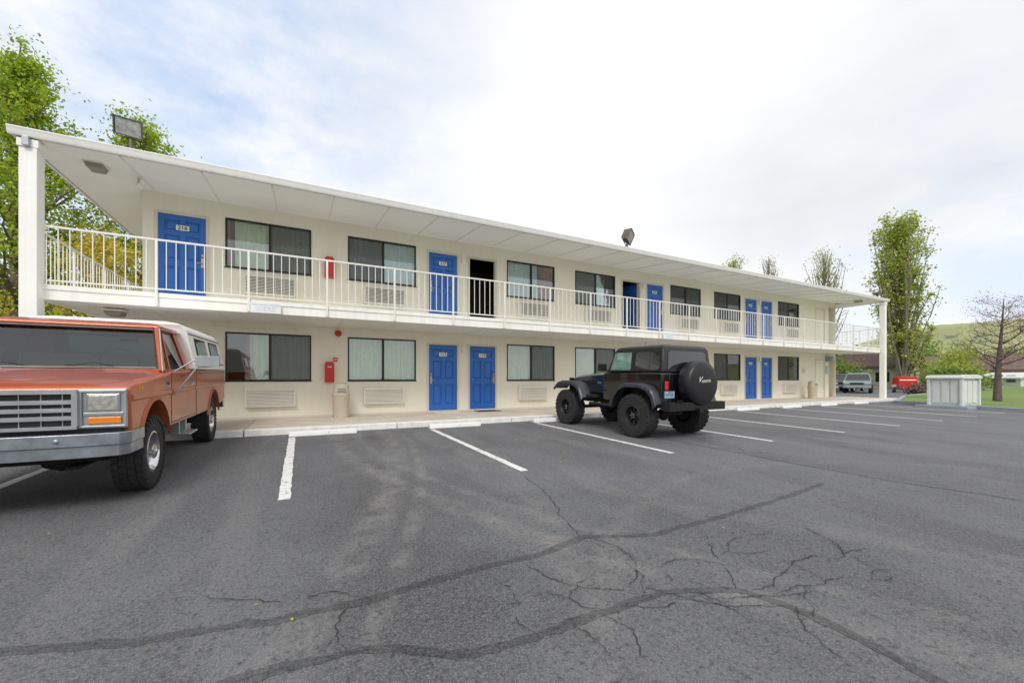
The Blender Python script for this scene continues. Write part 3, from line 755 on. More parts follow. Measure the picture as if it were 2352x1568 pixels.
def arc(cx, cz, r, a0, a1, n):
    return [(cx+r*cos(radians(a0+(a1-a0)*i/n)), cz+r*sin(radians(a0+(a1-a0)*i/n))) for i in range(n+1)]
def frame_matrix(loc, fwd, left):
    f = Vector(fwd).normalized(); l = Vector(left).normalized(); u = f.cross(l).normalized(); l = u.cross(f)
    m = Matrix.Identity(4)
    for i, a in enumerate((f, l, u)):
        for j in range(3): m[j][i] = a[j]
    m.translation = Vector(loc); return m

# ------------------------------------------------------------------ pickup truck
def copper():
    m, nt, b = new_mat('copper_paint'); v = coords(nt)
    c = mixc(nt, ramp(nt, noise(nt, v, 1.4, 4), .3, .7), (0.42, 0.088, 0.026), (0.54, 0.130, 0.042))
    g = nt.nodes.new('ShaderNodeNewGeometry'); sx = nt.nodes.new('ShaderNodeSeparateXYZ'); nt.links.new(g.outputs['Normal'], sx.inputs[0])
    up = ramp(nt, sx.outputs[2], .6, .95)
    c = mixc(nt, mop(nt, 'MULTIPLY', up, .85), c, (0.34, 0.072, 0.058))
    sc = ramp(nt, noise(nt, v, 7, 8, .78), .56, .72); c = mixc(nt, mop(nt, 'MULTIPLY', sc, .40), c, (0.50, 0.25, 0.16))
    sc2 = ramp(nt, noise(nt, v, 2.3, 8, .75), .58, .70); c = mixc(nt, mop(nt, 'MULTIPLY', sc2, .35), c, (0.26, 0.07, 0.035))
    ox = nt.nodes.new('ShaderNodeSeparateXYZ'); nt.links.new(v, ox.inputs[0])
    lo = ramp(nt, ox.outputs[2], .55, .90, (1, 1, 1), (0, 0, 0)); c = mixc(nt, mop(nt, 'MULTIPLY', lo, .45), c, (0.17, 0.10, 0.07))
    nt.links.new(c, b.inputs['Base Color']); b.inputs['Roughness'].default_value = .38; b.inputs['Metallic'].default_value = .2
    b.inputs['Coat Weight'].default_value = .5; b.inputs['Coat Roughness'].default_value = .10
    bump(nt, b, noise(nt, v, 1.7, 2), .10, .05); return m
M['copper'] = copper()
M['camper'] = mat('camper_white', (0.88, 0.87, 0.85), .4, var=.04, vs=3, streak=.10)
M['brown'] = mat('brown_stripe', (0.10, 0.045, 0.03), .5)
M['amber'] = mat('amber_lens', (0.80, 0.24, 0.02), .15, coat=.6)
M['lens'] = mat('headlamp_glass', (0.52, 0.52, 0.46), .08, metal=.5, var=.35, vs=25, coat=1)
M['grillb'] = mat('grille_black', (0.02, 0.02, 0.022), .6)
M['decal'] = mat('yellow_decal', (0.75, 0.38, 0.05), .5)
M['fordblue'] = mat('emblem_blue', (0.01, 0.03, 0.16), .3)

T = empty('pickup_truck')
T.matrix_world = frame_matrix((-2.42, 5.85-12.2, gz(5.85-12.2)), (0, -1, -.018), (1, 0, 0))
top(T, 'old copper-orange pickup truck with white camper shell, backed in', 'pickup truck')
WB = -3.38
def side_poly(top_pts, sill):
    p = list(top_pts)
    p += [(-4.62, .70), (-4.35, .66)]
    p += [(WB-.50, .64)]+arc(WB, .46, .50, 160, 20, 10)+[(WB+.50, .60)]
    p += [(-.56, sill)]+arc(0, .46, .52, 162, 18, 12)+[(.56, .62), (.70, .64)]
    return p
y1 = .985
mb = MB()
P = side_poly([(.755, 1.13), (.70, 1.165), (-.60, 1.27), (-.66, 1.29), (-1.98, 1.30), (-4.66, 1.31)], .60)
mb.prism(P, 'y', -y1, y1)
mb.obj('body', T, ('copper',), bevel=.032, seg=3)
for sg in (1, -1):
    mb = MB()
    for (a, b) in ((.70, -.62), (-.665, -1.86), (-1.90, -4.60)):
        mb.prism([(sg*(y1-.004), 1.075), (sg*(y1+.016), 1.06), (sg*(y1+.016), 1.02), (sg*(y1-.004), 1.0)], 'x', b, a)
    for cx, r in ((0, .52), (WB, .50)):
        A = arc(cx, .46, r-.004, 172, 8, 20); Bq = arc(cx, .46, r+.045, 172, 8, 20)
        for i in range(20):
            y0_, y1_ = (y1-.01, y1+.022) if sg > 0 else (-y1-.022, -y1+.01)
            mb.hexa([(A[i][0], y0_, A[i][1]), (A[i+1][0], y0_, A[i+1][1]), (Bq[i+1][0], y0_, Bq[i+1][1]), (Bq[i][0], y0_, Bq[i][1]),
                     (A[i][0], y1_, A[i][1]), (A[i+1][0], y1_, A[i+1][1]), (Bq[i+1][0], y1_-(.02 if sg > 0 else 0), Bq[i+1][1]), (Bq[i][0], y1_-(.02 if sg > 0 else 0), Bq[i][1])])
    mb.obj('fender_trim', T, ('copper',))
mb = MB()
mb.loft([[(x_, -w_, z_), (x_, -w_+.08, z_+.028), (x_, -.35, z_+.04), (x_, .35, z_+.04), (x_, w_-.08, z_+.028), (x_, w_, z_)] for x_, w_, z_ in ((.72, .80, 1.145), (.60, .86, 1.165), (.2, .87, 1.205), (-.58, .88, 1.262))])
mb.loft([[(x_, -w_, z_), (x_, -w_+.05, z_+.018), (x_, w_-.05, z_+.018), (x_, w_, z_)] for x_, w_, z_ in ((.66, .30, 1.185), (.2, .36, 1.238), (-.50, .44, 1.294))])
mb.obj('hood', T, ('copper',), smooth=40)
mb = MB()
for sg in (1, -1):
    for xx in (-.635, -1.875): mb.box(xx-.005, xx+.005, sg*(y1+.0005)-.002, sg*(y1+.0005)+.002, .64, 1.28)
    mb.box(-1.87, -.64, sg*(y1+.0005)-.002, sg*(y1+.0005)+.002, .645, .655)
    mb.box(-2.0, -1.985, sg*y1-.004, sg*y1+.003, .62, 1.29)
    mb.box(-4.6, -2.02, sg*y1-.004, sg*y1+.003, 1.262, 1.270)
mb.obj('panel_gap', T, ('blk',))
zb, ztp = 1.285, 1.865
def ring(z, xa, xb, w, r=.0): return [(xa, -w, z), (xa, w, z), (xb, w, z), (xb, -w, z)]
mb = MB()
R0 = ring(zb+.01, -.66, -1.91, .895); R1 = ring(ztp, -1.13, -1.885, .725)
mb.add(R0+R1, [(0, 1, 5, 4), (1, 2, 6, 5), (3, 0, 4, 7)])
mb.obj('windscreen', T, ('autoglass',), recalc=False)
mb = MB(); mb.box(-1.78, -1.60, -.74, .74, 1.30, 1.52, 0); mb.box(-.92, -.66, -.80, .80, 1.295, 1.335, 1)
for k in range(20):
    a = 2*pi*k/20; a2 = 2*pi*(k+1)/20
    mb.tube([(-1.05+.06*sin(a), .38+.19*cos(a), 1.40+.17*sin(a)), (-1.05+.06*sin(a2), .38+.19*cos(a2), 1.40+.17*sin(a2))], .013, 5, 1)
mb.box(-1.09, -1.07, -.11, .11, 1.74, 1.80, 1)
mb.obj('seat', T, ('seat', 'grillb'), bevel=.01, seg=1)
def ppt(xb_, xt_, t, sg, out=.0):
    return Vector((xb_+(xt_-xb_)*t, sg*(.90+(.73-.90)*t+out), zb+(ztp-zb)*t))
mb = MB()
for sg in (1, -1):
    mb.tube([ppt(-.62, -1.10, 0, sg), ppt(-.62, -1.10, 1, sg)], [.045, .038], 4)
    mb.tube([ppt(-.95, -1.24, .0, sg, .004), ppt(-1.0, -1.26, 1, sg, .004)], [.014, .014], 4)
    a, b = ppt(-1.78, -1.76, -.02, sg, .008), ppt(-1.78, -1.76, 1, sg, .008); c, d = ppt(-1.97, -1.91, 1, sg, .008), ppt(-1.97, -1.91, -.02, sg, .008)
    mb.panel([a, b, c, d], .008, (0, sg, .3))
    mb.tube([ppt(-.62, -1.10, .02, sg, .008), ppt(-1.95, -1.9, .02, sg, .008)], .028, 4)
    mb.tube([ppt(-.62, -1.10, .98, sg, .008), ppt(-1.95, -1.9, .98, sg, .008)], .03, 4)
mb.tube([(-.64, -.88, 1.29), (-.64, .88, 1.29)], .035, 4); mb.tube([(-1.10, -.74, 1.865), (-1.10, .74, 1.865)], .035, 4)
mb.hexa([(-1.98, -.90, 1.28), (-1.92, -.90, 1.28), (-1.92, .90, 1.28), (-1.98, .90, 1.28), (-1.95, -.73, 1.87), (-1.90, -.73, 1.87), (-1.90, .73, 1.87), (-1.95, .73, 1.87)])
mb.obj('cab_pillar', T, ('copper',), bevel=.006, seg=1)
mb = MB(); mb.box(-1.905, -1.895, -.55, .55, 1.42, 1.80); mb.obj('rear_window', T, ('darkglass',))
mb = MB()
mb.tube([(-.655, -.83, 1.335), (-1.065, -.705, 1.832), (-1.065, .705, 1.832), (-.655, .83, 1.335), (-.655, -.83, 1.335)], .013, 4)
mb.obj('windscreen_seal', T, ('chrome',))
mb = MB()
mb.loft([ring(1.85, -1.05, -1.97, .775), ring(1.888, -1.07, -1.96, .77), ring(1.925, -1.18, -1.88, .66), ring(1.935, -1.35, -1.8, .5)])
mb.obj('cab_roof', T, ('copper',), bevel=.02, seg=2)
mb = MB()
for sg in (1, -1):
    mb.tube([ppt(-.56, -1.04, 0, sg, .02), ppt(-.56, -1.06, .97, sg, .04), (-1.97, sg*.79, 1.858)], .010, 6)
mb.obj('drip_rail', T, ('chrome',), smooth=40)
d = MB()
d.box(-1.868, -.642, y1-.004, y1+.0035, .662, 1.27)
dr = d.obj('door', T, ('copper',), bevel=.006, seg=1)
mb = MB(); mb.box(-1.80, -1.62, y1+.004, y1+.03, 1.10, 1.14); mb.box(-1.84, -1.60, y1+.002, y1+.008, 1.085, 1.15); mb.obj('handle', dr, ('chrome',), bevel=.006)
mb = MB()
mb.tube([(-.72, y1, 1.28), (-.74, y1+.26, 1.47), (-.74, y1+.42, 1.48)], .010, 6); mb.tube([(-.72, y1, .98), (-.74, y1+.24, 1.34), (-.74, y1+.40, 1.36)], .010, 6); mb.tube([(-1.15, y1, 1.22), (-.74, y1+.26, 1.35)], .008, 6)
mb.box(-.80, -.72, y1+.22, y1+.48, 1.355, 1.49)
mb.obj('mirror', dr, ('dull',), bevel=.015)
d = MB(); d.box(-1.868, -.642, -y1-.0035, -y1+.004, .662, 1.27); d.obj('door', T, ('copper',), bevel=.006, seg=1)
mb = MB(); mb.text('4x4', .085, (.47, y1+.003, 1.12), (-1, 0, 0), (0, 0, 1), 0, .001, .2); mb.obj('decal', T, ('decal',), recalc=False)
mb = MB(); mb.box(-.56, -.36, y1-.002, y1+.006, 1.115, 1.165, 0); mb.text('F-250', .055, (-.46, y1+.009, 1.14), (-1, 0, 0), (0, 0, 1), 1, .001); mb.obj('badge', T, ('chrome', 'blk'), recalc=False)
mb = MB()
mb.box(.745, .775, -.97, .97, .765, 1.125, 0)
for sg in (1, -1):
    mb.box(.775, .80, sg*.81-.155, sg*.81+.155, 1.095, 1.12, 0); mb.box(.775, .80, sg*.81-.155, sg*.81+.155, .775, .795, 0)
    mb.box(.775, .80, sg*.655-.012, sg*.655+.012, .775, 1.12, 0); mb.box(.775, .795, sg*.962-.012, sg*.962+.008, .775, 1.12, 0)
    mb.box(.775, .79, sg*.81-.14, sg*.81+.14, .885, .915, 0)
mb.obj('headlamp_bezel', T, ('dull',), bevel=.006)
mb = MB()
mb.box(.776, .779, -.63, .63, .79, 1.11, 1)
mb.box(.779, .83, -.645, .645, 1.085, 1.125, 0); mb.box(.779, .83, -.645, .645, .77, .80, 0)
for sg in (1, -1): mb.box(.779, .83, sg*.63-.020, sg*.63+.020, .80, 1.085, 0)
for zz in (.871, .942, 1.013): mb.box(.779, .822, -.612, .612, zz-.018, zz+.018, 0)
for i in range(-4, 5): mb.box(.779, .788, i*.135-.004, i*.135+.004, .80, 1.085, 0)
g = mb.obj('grille', T, ('dull', 'grillb'), bevel=.003, seg=1)
mb = MB(); E = [(.118*cos(2*pi*k/28), .945+.05*sin(2*pi*k/28)) for k in range(28)]; E2 = [(.108*cos(2*pi*k/28), .945+.042*sin(2*pi*k/28)) for k in range(28)]
mb.prism(E, 'x', .81, .832, 0); mb.prism(E2, 'x', .832, .835, 1); mb.text('Ford', .075, (.837, 0, .948), (0, 1, 0), (0, 0, 1), 0, .001, .25)
mb.obj('emblem', g, ('chrome', 'fordblue'), recalc=False)
for sg in (1, -1):
    mb = MB(); mb.box(.776, .792, sg*.81-.115, sg*.81+.115, .925, 1.085, 0); mb.box(.792, .800, sg*.81-.10, sg*.81+.10, .938, 1.072, 1)
    mb.obj('headlight', T, ('chrome', 'lens'), bevel=.008)
    mb = MB(); mb.box(.776, .795, sg*.82-.115, sg*.82+.115, .808, .872, 0); mb.obj('turn_signal', T, ('amber',), bevel=.008)
out = [(.46, -1.015), (.80, -1.01), (.89, -.95), (.925, -.75), (.935, 0), (.925, .75), (.89, .95), (.80, 1.01), (.46, 1.015), (.46, .99), (.80, .975), (.85, .90), (.87, .6), (.87, -.6), (.85, -.90), (.80, -.975), (.46, -.99)]
mb = MB(); mb.prism(out, 'z', .625, .735); sh = [(a-.018 if a > .7 else a, b*.99) for a, b in out]; mb.prism(sh, 'z', .52, .623)
for yy in (-.55, .55): mb.revolve([(0, .012), (.018, .010), (.022, 0)], (.928, yy, .68), 10, 0, 'x')
mb.obj('bumper', T, ('bumperm',), bevel=.012, seg=2)
MB().box(.55, .86, -.3, -.25, .55, .7).box(.55, .86, .25, .3, .55, .7).box(.70, .76, -.93, .93, .60, .77).obj('valance', T, ('grillb',))
mb = MB(); mb.box(-4.4, .6, -.42, -.32, .50, .66); mb.box(-4.4, .6, .32, .42, .50, .66); mb.box(-3.0, .5, -.9, .9, .60, .64); mb.tube([(0, -.80, .40), (0, .80, .40)], .05, 10); mb.tube([(WB, -.80, .40), (WB, .80, .40)], .055, 10)
mb.revolve([(0, -.14), (.10, -.13), (.14, 0), (.10, .13), (0, .14)], (0, .25, .40), 14, 0, 'y'); mb.revolve([(0, -.14), (.10, -.13), (.15, 0), (.10, .13), (0, .14)], (WB, 0, .40), 14, 0, 'y')
mb.tube([(.25, -.7, .40), (.25, .7, .40)], .02, 8); mb.box(-.45, .45, -.66, .66, .63, .95); mb.box(WB-.45, WB+.45, -.66, .66, .62, .95)
for xx in (-.2, .2): mb.tube([(xx, .52, .42), (xx*1.6, .5, .9)], .03, 8)
mb.box(-.5, .5, .45, .53, .35, .38)
mb.obj('chassis', T, ('under',))
MB().box(-1.45, -1.0, .90, 1.10, .44, .465).box(-1.42, -1.38, .80, .98, .45, .62).box(-1.07, -1.03, .80, .98, .45, .62).obj('side_step', T, ('dull',), bevel=.006)
MB().box(-4.86, -4.72, -.95, .95, .52, .68).box(-4.74, -4.60, -.5, .5, .55, .64).obj('rear_bumper', T, ('chrome',), bevel=.015)
mb = MB()
mb.loft([ring(1.315, -2.0, -4.68, .985), ring(1.37, -2.0, -4.68, .985), ring(1.40, -1.99, -4.66, .965), ring(1.92, -1.94, -4.55, .87), ring(2.00, -1.90, -4.48, .80), ring(2.04, -2.05, -4.35, .6)])
cs = mb.obj('camper_shell', T, ('camper',), bevel=.025, seg=2)
def cpt(x, t, sg, o=.003): return (x, sg*(.965+(.87-.965)*t+o), 1.40+.52*t)
for sg in (1, -1):
    for (xa, xb) in ((-2.30, -3.15), (-3.40, -4.30)):
        mb = MB(); mb.panel([cpt(xa, .14, sg), cpt(xa-.03, .80, sg), cpt(xb+.03, .80, sg), cpt(xb, .14, sg)], .006, (0, sg, .3), 0)
        mb.panel([cpt(xa-.04, .20, sg), cpt(xa-.06, .74, sg), cpt(xb+.06, .74, sg), cpt(xb+.04, .20, sg)], .010, (0, sg, .3), 1)
        mb.obj('camper_window', cs, ('grillb', 'darkglass'))
    for (t0, t1) in ((.01, .05), (.88, .91)):
        mb = MB(); mb.panel([cpt(-2.05, t0, sg), cpt(-2.05, t1, sg), cpt(-4.58, t1, sg), cpt(-4.58, t0, sg)], .004, (0, sg, .3)); mb.obj('camper_stripe', cs, ('brown',))
mb = MB()
for yy in (-.5, .25):
    mb.tube([(-.66, yy+.35, 1.315), (-.74, yy, 1.385), (-.70, yy-.25, 1.345)], .007, 5)
mb.obj('wiper', T, ('blk',))
wm = wheel_meshes(.405, .25, .215, 'chrome', 34)
put_wheel(wm, T, 0, .855, .405); put_wheel(wm, T, WB, .845, .405); put_wheel(wm, T, 0, -.855, .405, False); put_wheel(wm, T, WB, -.845, .405, False)

# ------------------------------------------------------------------ off-road car
M['blackpaint'] = mat('black_car_paint', (0.006, 0.006, 0.008), .16, var=.4, vs=2, coat=.9)
M['hardtop'] = mat('hardtop_black', (0.011, 0.011, 0.012), .32, var=.3, vs=5, spec=.45)
M['flare'] = mat('slate_flare', (0.026, 0.033, 0.043), .38, var=.12, vs=4)
M['vinyl'] = mat('black_vinyl', (0.008, 0.008, 0.010), .42, var=.3, vs=6, bs=.25, bscale=12)
M['redlens'] = mat('red_lens', (0.65, 0.02, 0.02), .15, coat=.5)
J = empty('off_road_car')
J.matrix_world = frame_matrix((6.94, 6.27-12.2, gz(6.27-12.2)), (0, 1, .018), (-1, 0, 0))
top(J, 'black lifted off-road car with spare tyre cover, nose to kerb', 'car')
mb = MB()
tp = [(-.62, .74), (-.62, 1.33), (1.06, 1.33), (1.10, 1.28), (1.10, .74), (1.0, .70), (.62, .70), (.54, .90), (.34, 1.06), (-.30, 1.06), (-.45, .88), (-.49, .74)]
mb.prism(tp, 'y', -.745, .745); mb.obj('body', J, ('blackpaint',), bevel=.04, seg=3)
mb = MB()
mb.loft([[(x_, -w_, .86), (x_, -w_, z_-.05), (x_, -w_+.08, z_), (x_, 0, z_+.02), (x_, w_-.08, z_), (x_, w_, z_-.05), (x_, w_, .86)] for x_, w_, z_ in ((1.08, .70, 1.33), (1.30, .67, 1.325), (2.3, .54, 1.25), (2.62, .51, 1.20))])
mb.obj('hood', J, ('blackpaint',), smooth=40)
mb = MB(); mb.box(2.62, 2.68, -.56, .56, .78, 1.19, 0)
for i in range(7): mb.box(2.679, 2.686, -.21+i*.07-.018, -.21+i*.07+.018, .86, 1.1, 1)
for sg in (1, -1): mb.revolve([(.09, 0), (.085, .02), (0, .025)], (2.68, sg*.40, 1.04), 20, 2, 'x')
mb.obj('grille', J, ('blackpaint', 'grillb', 'lens'), bevel=.01)
def flare(path, ya, yb, th, drop):
    n = len(path)
    for sg in (1, -1):
        mb = MB()
        inn = [(p[0], sg*ya, p[1]) for p in path]; cx = sum(p[0] for p in path)/n
        mid = [(cx+(p[0]-cx)*1.01, sg*(yb-.05), p[1]+.005) for p in path]
        ou = [(cx+(p[0]-cx)*1.0, sg*yb, p[1]-drop) for p in path]
        def low(q, k): return (cx+(q[0]-cx)*(1-k*.09), q[1], q[2]-th)
        secs = [[inn[i], mid[i], ou[i], low(ou[i], 1), low(mid[i], 1), low(inn[i], 1)] for i in range(n)]
        mb.loft(secs)
        mb.obj('fender_flare', J, ('flare',), smooth=50)
flare([(-.62, .72), (-.54, .95), (-.40, 1.07), (-.2, 1.12), (.24, 1.12), (.44, 1.05), (.60, .88), (.70, .68)], .70, .915, .05, .045)
flare([(1.68, .72), (1.78, .94), (1.92, 1.06), (2.12, 1.115), (2.55, 1.115), (2.78, 1.06), (2.92, .95)], .50, .915, .05, .045)
mb = MB()
for sg in (1, -1):
    mb.box(1.35, 1.72, sg*.64-.12, sg*.64+.12, .74, .80); mb.box(1.1, 2.6, sg*.50-.03, sg*.50+.03, .7, 1.0)
mb.box(-.55, 2.6, -.40, .40, .60, .76); mb.box(-.45, .45, -.52, .52, .75, 1.06)
mb.tube([(2.38, -.7, .44), (2.38, .7, .44)], .045, 10); mb.tube([(0, -.7, .44), (0, .7, .44)], .05, 10)
mb.revolve([(0, -.13), (.09, -.12), (.14, 0), (.09, .12), (0, .13)], (0, 0, .44), 14, 0, 'y'); mb.tube([(-.2, .35, .5), (-.55, .35, .55), (-.75, .35, .55)], .03, 8)
for sg in (1, -1):
    for ax in (0, 2.38): mb.tube([(ax-.05, sg*.42, .45), (ax, sg*.42, .85)], .05, 10)
mb.obj('chassis', J, ('under',))
mb = MB()
mb.loft([ring(1.335, 1.00, -.62, .725), ring(1.80, .80, -.575, .665), ring(1.872, .74, -.53, .625), ring(1.895, .60, -.44, .52)])
mb.obj('hardtop', J, ('hardtop',), bevel=.035, seg=3)
def hp(x, t, sg, o=.002): return (x, sg*(.725+(.665-.725)*t+o), 1.335+.465*t)
for sg in (1, -1):
    mb = MB(); mb.panel([hp(.24, .10, sg), hp(.88, .10, sg), hp(.80, .55, sg), hp(.76, .92, sg), hp(.26, .92, sg)], .004, (0, sg, .1)); mb.obj('side_window', J, ('autoglass2',))
    mb = MB(); mb.panel([hp(-.50, .12, sg), hp(.08, .12, sg), hp(.12, .20, sg), hp(.12, .80, sg), hp(.07, .90, sg), hp(-.46, .90, sg), hp(-.52, .80, sg), hp(-.54, .22, sg)], .004, (0, sg, .1)); mb.obj('side_window', J, ('darkglass',))
mb = MB(); mb.panel([(1.00-.2*t, yy, 1.335+.465*t) for yy, t in ((-.62, .12), (.62, .12), (.58, .92), (-.58, .92))], .006, (1, 0, .3)); mb.obj('windscreen', J, ('autoglass2',))
mb = MB(); mb.panel([(-.62+.045*t, yy, 1.335+.465*t) for yy, t in ((-.56, .05), (.56, .05), (.58, .15), (.54, .84), (.48, .93), (-.48, .93), (-.54, .84), (-.58, .15))], .008, (-1, 0, 0)); mb.obj('rear_window', J, ('darkglass',))
for sg in (1, -1):
    mb = MB(); lo = [(.22, 1.32), (.95, 1.32), (1.0, 1.25), (1.0, .80), (.95, .76), (.62, .76), (.40, 1.04), (.22, 1.10)]
    mb.prism(lo, 'y', sg*.744, sg*.758); dj = mb.obj('door', J, ('blackpaint',), bevel=.005, seg=1)
    mb = MB(); mb.box(.27, .40, sg*.772-.014, sg*.772+.014, 1.20, 1.235); mb.obj('handle', dj, ('hardtop',), bevel=.008)
    mb = MB(); mb.tube([(.90, sg*.75, 1.33), (.88, sg*.86, 1.40)], .018, 6); mb.box(.84, .92, sg*.95-.10, sg*.95+.10, 1.36, 1.52); mb.obj('mirror', dj, ('hardtop',), bevel=.02)
    mb = MB()
    for zz in (.9, 1.2): mb.box(.98, 1.06, sg*.760-.012, sg*.760+.012, zz, zz+.05)
    mb.obj('hinge', dj, ('hardtop',))
    mb = MB(); mb.tube([(1.5, sg*.80, .60), (.65, sg*.80, .60)], .035, 10); mb.tube([(1.4, sg*.5, .68), (1.4, sg*.8, .60)], .025, 8); mb.tube([(.75, sg*.5, .68), (.75, sg*.8, .60)], .025, 8); mb.obj('side_step', J, ('hardtop',), smooth=40)
    mb = MB(); mb.box(-.665, -.62, sg*.655-.055, sg*.655+.055, .99, 1.17, 1); mb.box(-.672, -.665, sg*.655-.045, sg*.655+.045, 1.0, 1.10, 0); mb.box(-.672, -.665, sg*.655-.045, sg*.655+.045, 1.105, 1.16, 0); mb.obj('taillight', J, ('redlens', 'hardtop'), bevel=.005)
mb = MB(); mb.text('Jeep', .075, (1.25, .712, 1.10), (-1, 0, 0), (0, 0, 1), 0, .001); mb.obj('badge', J, ('dull',), recalc=False)
MB().box(-.634, -.62, -.55, .55, .76, 1.31).obj('tailgate', J, ('blackpaint',), bevel=.008)
mb = MB(); prof = [(0, -.335), (.30, -.33), (.40, -.315), (.435, -.28), (.445, -.20), (.44, -.06), (.40, -.03), (0, -.03)]
mb.revolve(prof, (-.63, 0, 0), 44, 0, 'x')
sp = mb.obj('spare_tyre_cover', J, ('vinyl',), smooth=50, loc=(0, -.06, 1.13))
mb = MB(); mb.text('V', .15, (-.968, .16, .07), (0, -1, .05), (0, .05, 1), 0, .0004, .5); mb.text('ictoria', .10, (-.968, -.02, .05), (0, -1, .05), (0, .05, 1), 0, .0004, .5)
mb.obj('lettering', sp, ('plate',), recalc=False)
mb = MB(); mb.box(-.66, -.62, -.2, .1, 1.0, 1.25); mb.obj('spare_tyre_mount', J, ('hardtop',))
mb = MB(); mb.prism([(-.88, .60), (-.70, .60), (-.66, .64), (-.66, .76), (-.88, .76)], 'y', -.80, .80); mb.tube([(-.88, .62, .73), (-.90, .62, .80), (-.90, .5, .80), (-.88, .5, .73)], .012, 6); mb.box(-.95, -.86, -.05, .05, .56, .64)
mb.obj('rear_bumper', J, ('hardtop',), bevel=.015)
mb = MB(); mb.prism([(2.70, .62), (2.88, .62), (2.88, .76), (2.70, .76)], 'y', -.70, .70); mb.obj('bumper', J, ('hardtop',), bevel=.015)
mb = MB(); mb.box(-.66, -.635, .43, .71, .83, .975, 1); mb.box(-.664, -.66, .435, .705, .835, .97, 0); mb.text('852 KLX', .055, (-.666, .57, .90), (0, -1, 0), (0, 0, 1), 1, .0008); mb.text('Oregon', .03, (-.666, .57, .952), (0, -1, 0), (0, 0, 1), 1, .0008)
mb.obj('licence_plate', J, ('platebg', 'platet'), recalc=False)
mb = MB(); mb.tube([(1.22, -.69, 1.25), (1.22, -.70, 2.12)], [.006, .003], 6); mb.obj('antenna', J, ('blk',))
wj = wheel_meshes(.445, .32, .205, 'black', 26)
for ax in (0, 2.38):
    put_wheel(wj, J, ax, .75, .445); put_wheel(wj, J, ax, -.75, .445, False)

# ------------------------------------------------------------------ distant cars
wc = wheel_meshes(.34, .22, .2, 'plain', 16)
def car(loc, yaw, paint, label, kind='suv', cat='car'):
    pm = mat('car_paint', paint, .28, var=.1, coat=.8)
    E = empty('parked_car', loc, yaw)
    top(E, label, cat, 'cars parked beyond the motel')
    L, wbf, wbr = 2.25, 1.38, -1.38
    if kind == 'suv': tops = [(L, .62), (L+.02, .86), (L-.08, .95), (1.15, 1.06), (-L+.05, 1.10), (-L, .95), (-L, .5)]
    else: tops = [(L+.3, .62), (L+.3, 1.0), (L+.2, 1.06), (1.15, 1.14), (-L-.4, 1.14), (-L-.4, .55)]
    pf = tops+[(wbr-.42, .42)]+arc(wbr, .36, .40, 165, 15, 8)+[(wbf-.42, .38)]+arc(wbf, .36, .40, 165, 15, 8)+[(L-.1, .42)]
    mb = MB(); mb.prism(pf, 'y', -.88, .88); mb.obj('body', E, (pm,), bevel=.05, seg=2)
    mb = MB(); b0 = 1.05
    if kind == 'suv': A = (1.05, -2.15, .55, -1.85)
    else: A = (1.05, -.75, .55, -.65)
    mb.loft([ring(b0, A[0], A[1], .82), ring(1.56, A[2], A[3], .66)]); mb.obj('cabin_glass', E, ('darkglass',), bevel=.02)
    mb = MB(); mb.loft([ring(1.55, A[2]+.04, A[3]-.04, .69), ring(1.63, A[2]-.1, A[3]+.08, .62)])
    for sg in (1, -1):
        mb.tube([(A[0], sg*.82, b0), (A[2], sg*.67, 1.57)], .035, 4); mb.tube([(A[1], sg*.82, b0), (A[3], sg*.67, 1.57)], .05, 4); mb.tube([(-.1, sg*.825, b0), (-.1, sg*.67, 1.57)], .035, 4)
    mb.obj('roof', E, (pm,), bevel=.02)
    for sg in (1, -1):
        MB().box(tops[0][0]-.02, tops[0][0]+.03, sg*.66-.16, sg*.66+.16, .72, .88).obj('headlight', E, ('lens',), bevel=.02)
        for ax in (wbf, wbr): put_wheel(wc, E, ax, sg*.80, .34, sg > 0)
    MB().box(tops[0][0], tops[0][0]+.035, -.42, .42, .70, .86).obj('grille', E, ('grillb',), bevel=.01)
    MB().box(tops[0][0]-.05, tops[0][0]+.10, -.86, .86, .42, .60).obj('bumper', E, ('dull',), bevel=.03)
    return E
car((41.5, 4.6, -.125), radians(200), (.20, .28, .28), 'grey teal utility vehicle parked beyond the motel', 'suv')
car((45.8, 7.2, -.125), radians(188), (.03, .035, .04), 'dark sport utility vehicle parked beyond the motel', 'suv')
car((38.6, 6.2, -.125), radians(215), (.02, .03, .06), 'dark blue pickup parked beyond the motel', 'pickup')

E = empty('cargo_trailer', (45.6, 3.0, -.125), radians(30)); top(E, 'small red enclosed cargo trailer with white stripe', 'trailer')
E.scale = (.85, .85, .85)
mb = MB(); mb.prism([(-1.1, .4), (1.0, .4), (1.35, .75), (1.1, 1.55), (-1.1, 1.6)], 'y', -.7, .7); mb.obj('body', E, ('red',), bevel=.05)
MB().box(-1.05, 1.0, -.708, -.70, 1.2, 1.3).box(-1.108, -1.1, -.6, .6, 1.2, 1.3).obj('stripe', E, ('plate',))
MB().tube([(1.0, 0, .42), (2.0, 0, .42)], .05, 6).obj('tow_bar', E, ('under',))
for sg in (1, -1): put_wheel(wc, E, -.1, sg*.82, .34, sg > 0)
for sg in (1, -1): MB().prism([(-.55, .55), (.35, .55), (.25, .78), (-.45, .78)], 'y', sg*.70, sg*.95).obj('mudguard', E, ('plate',), bevel=.02)

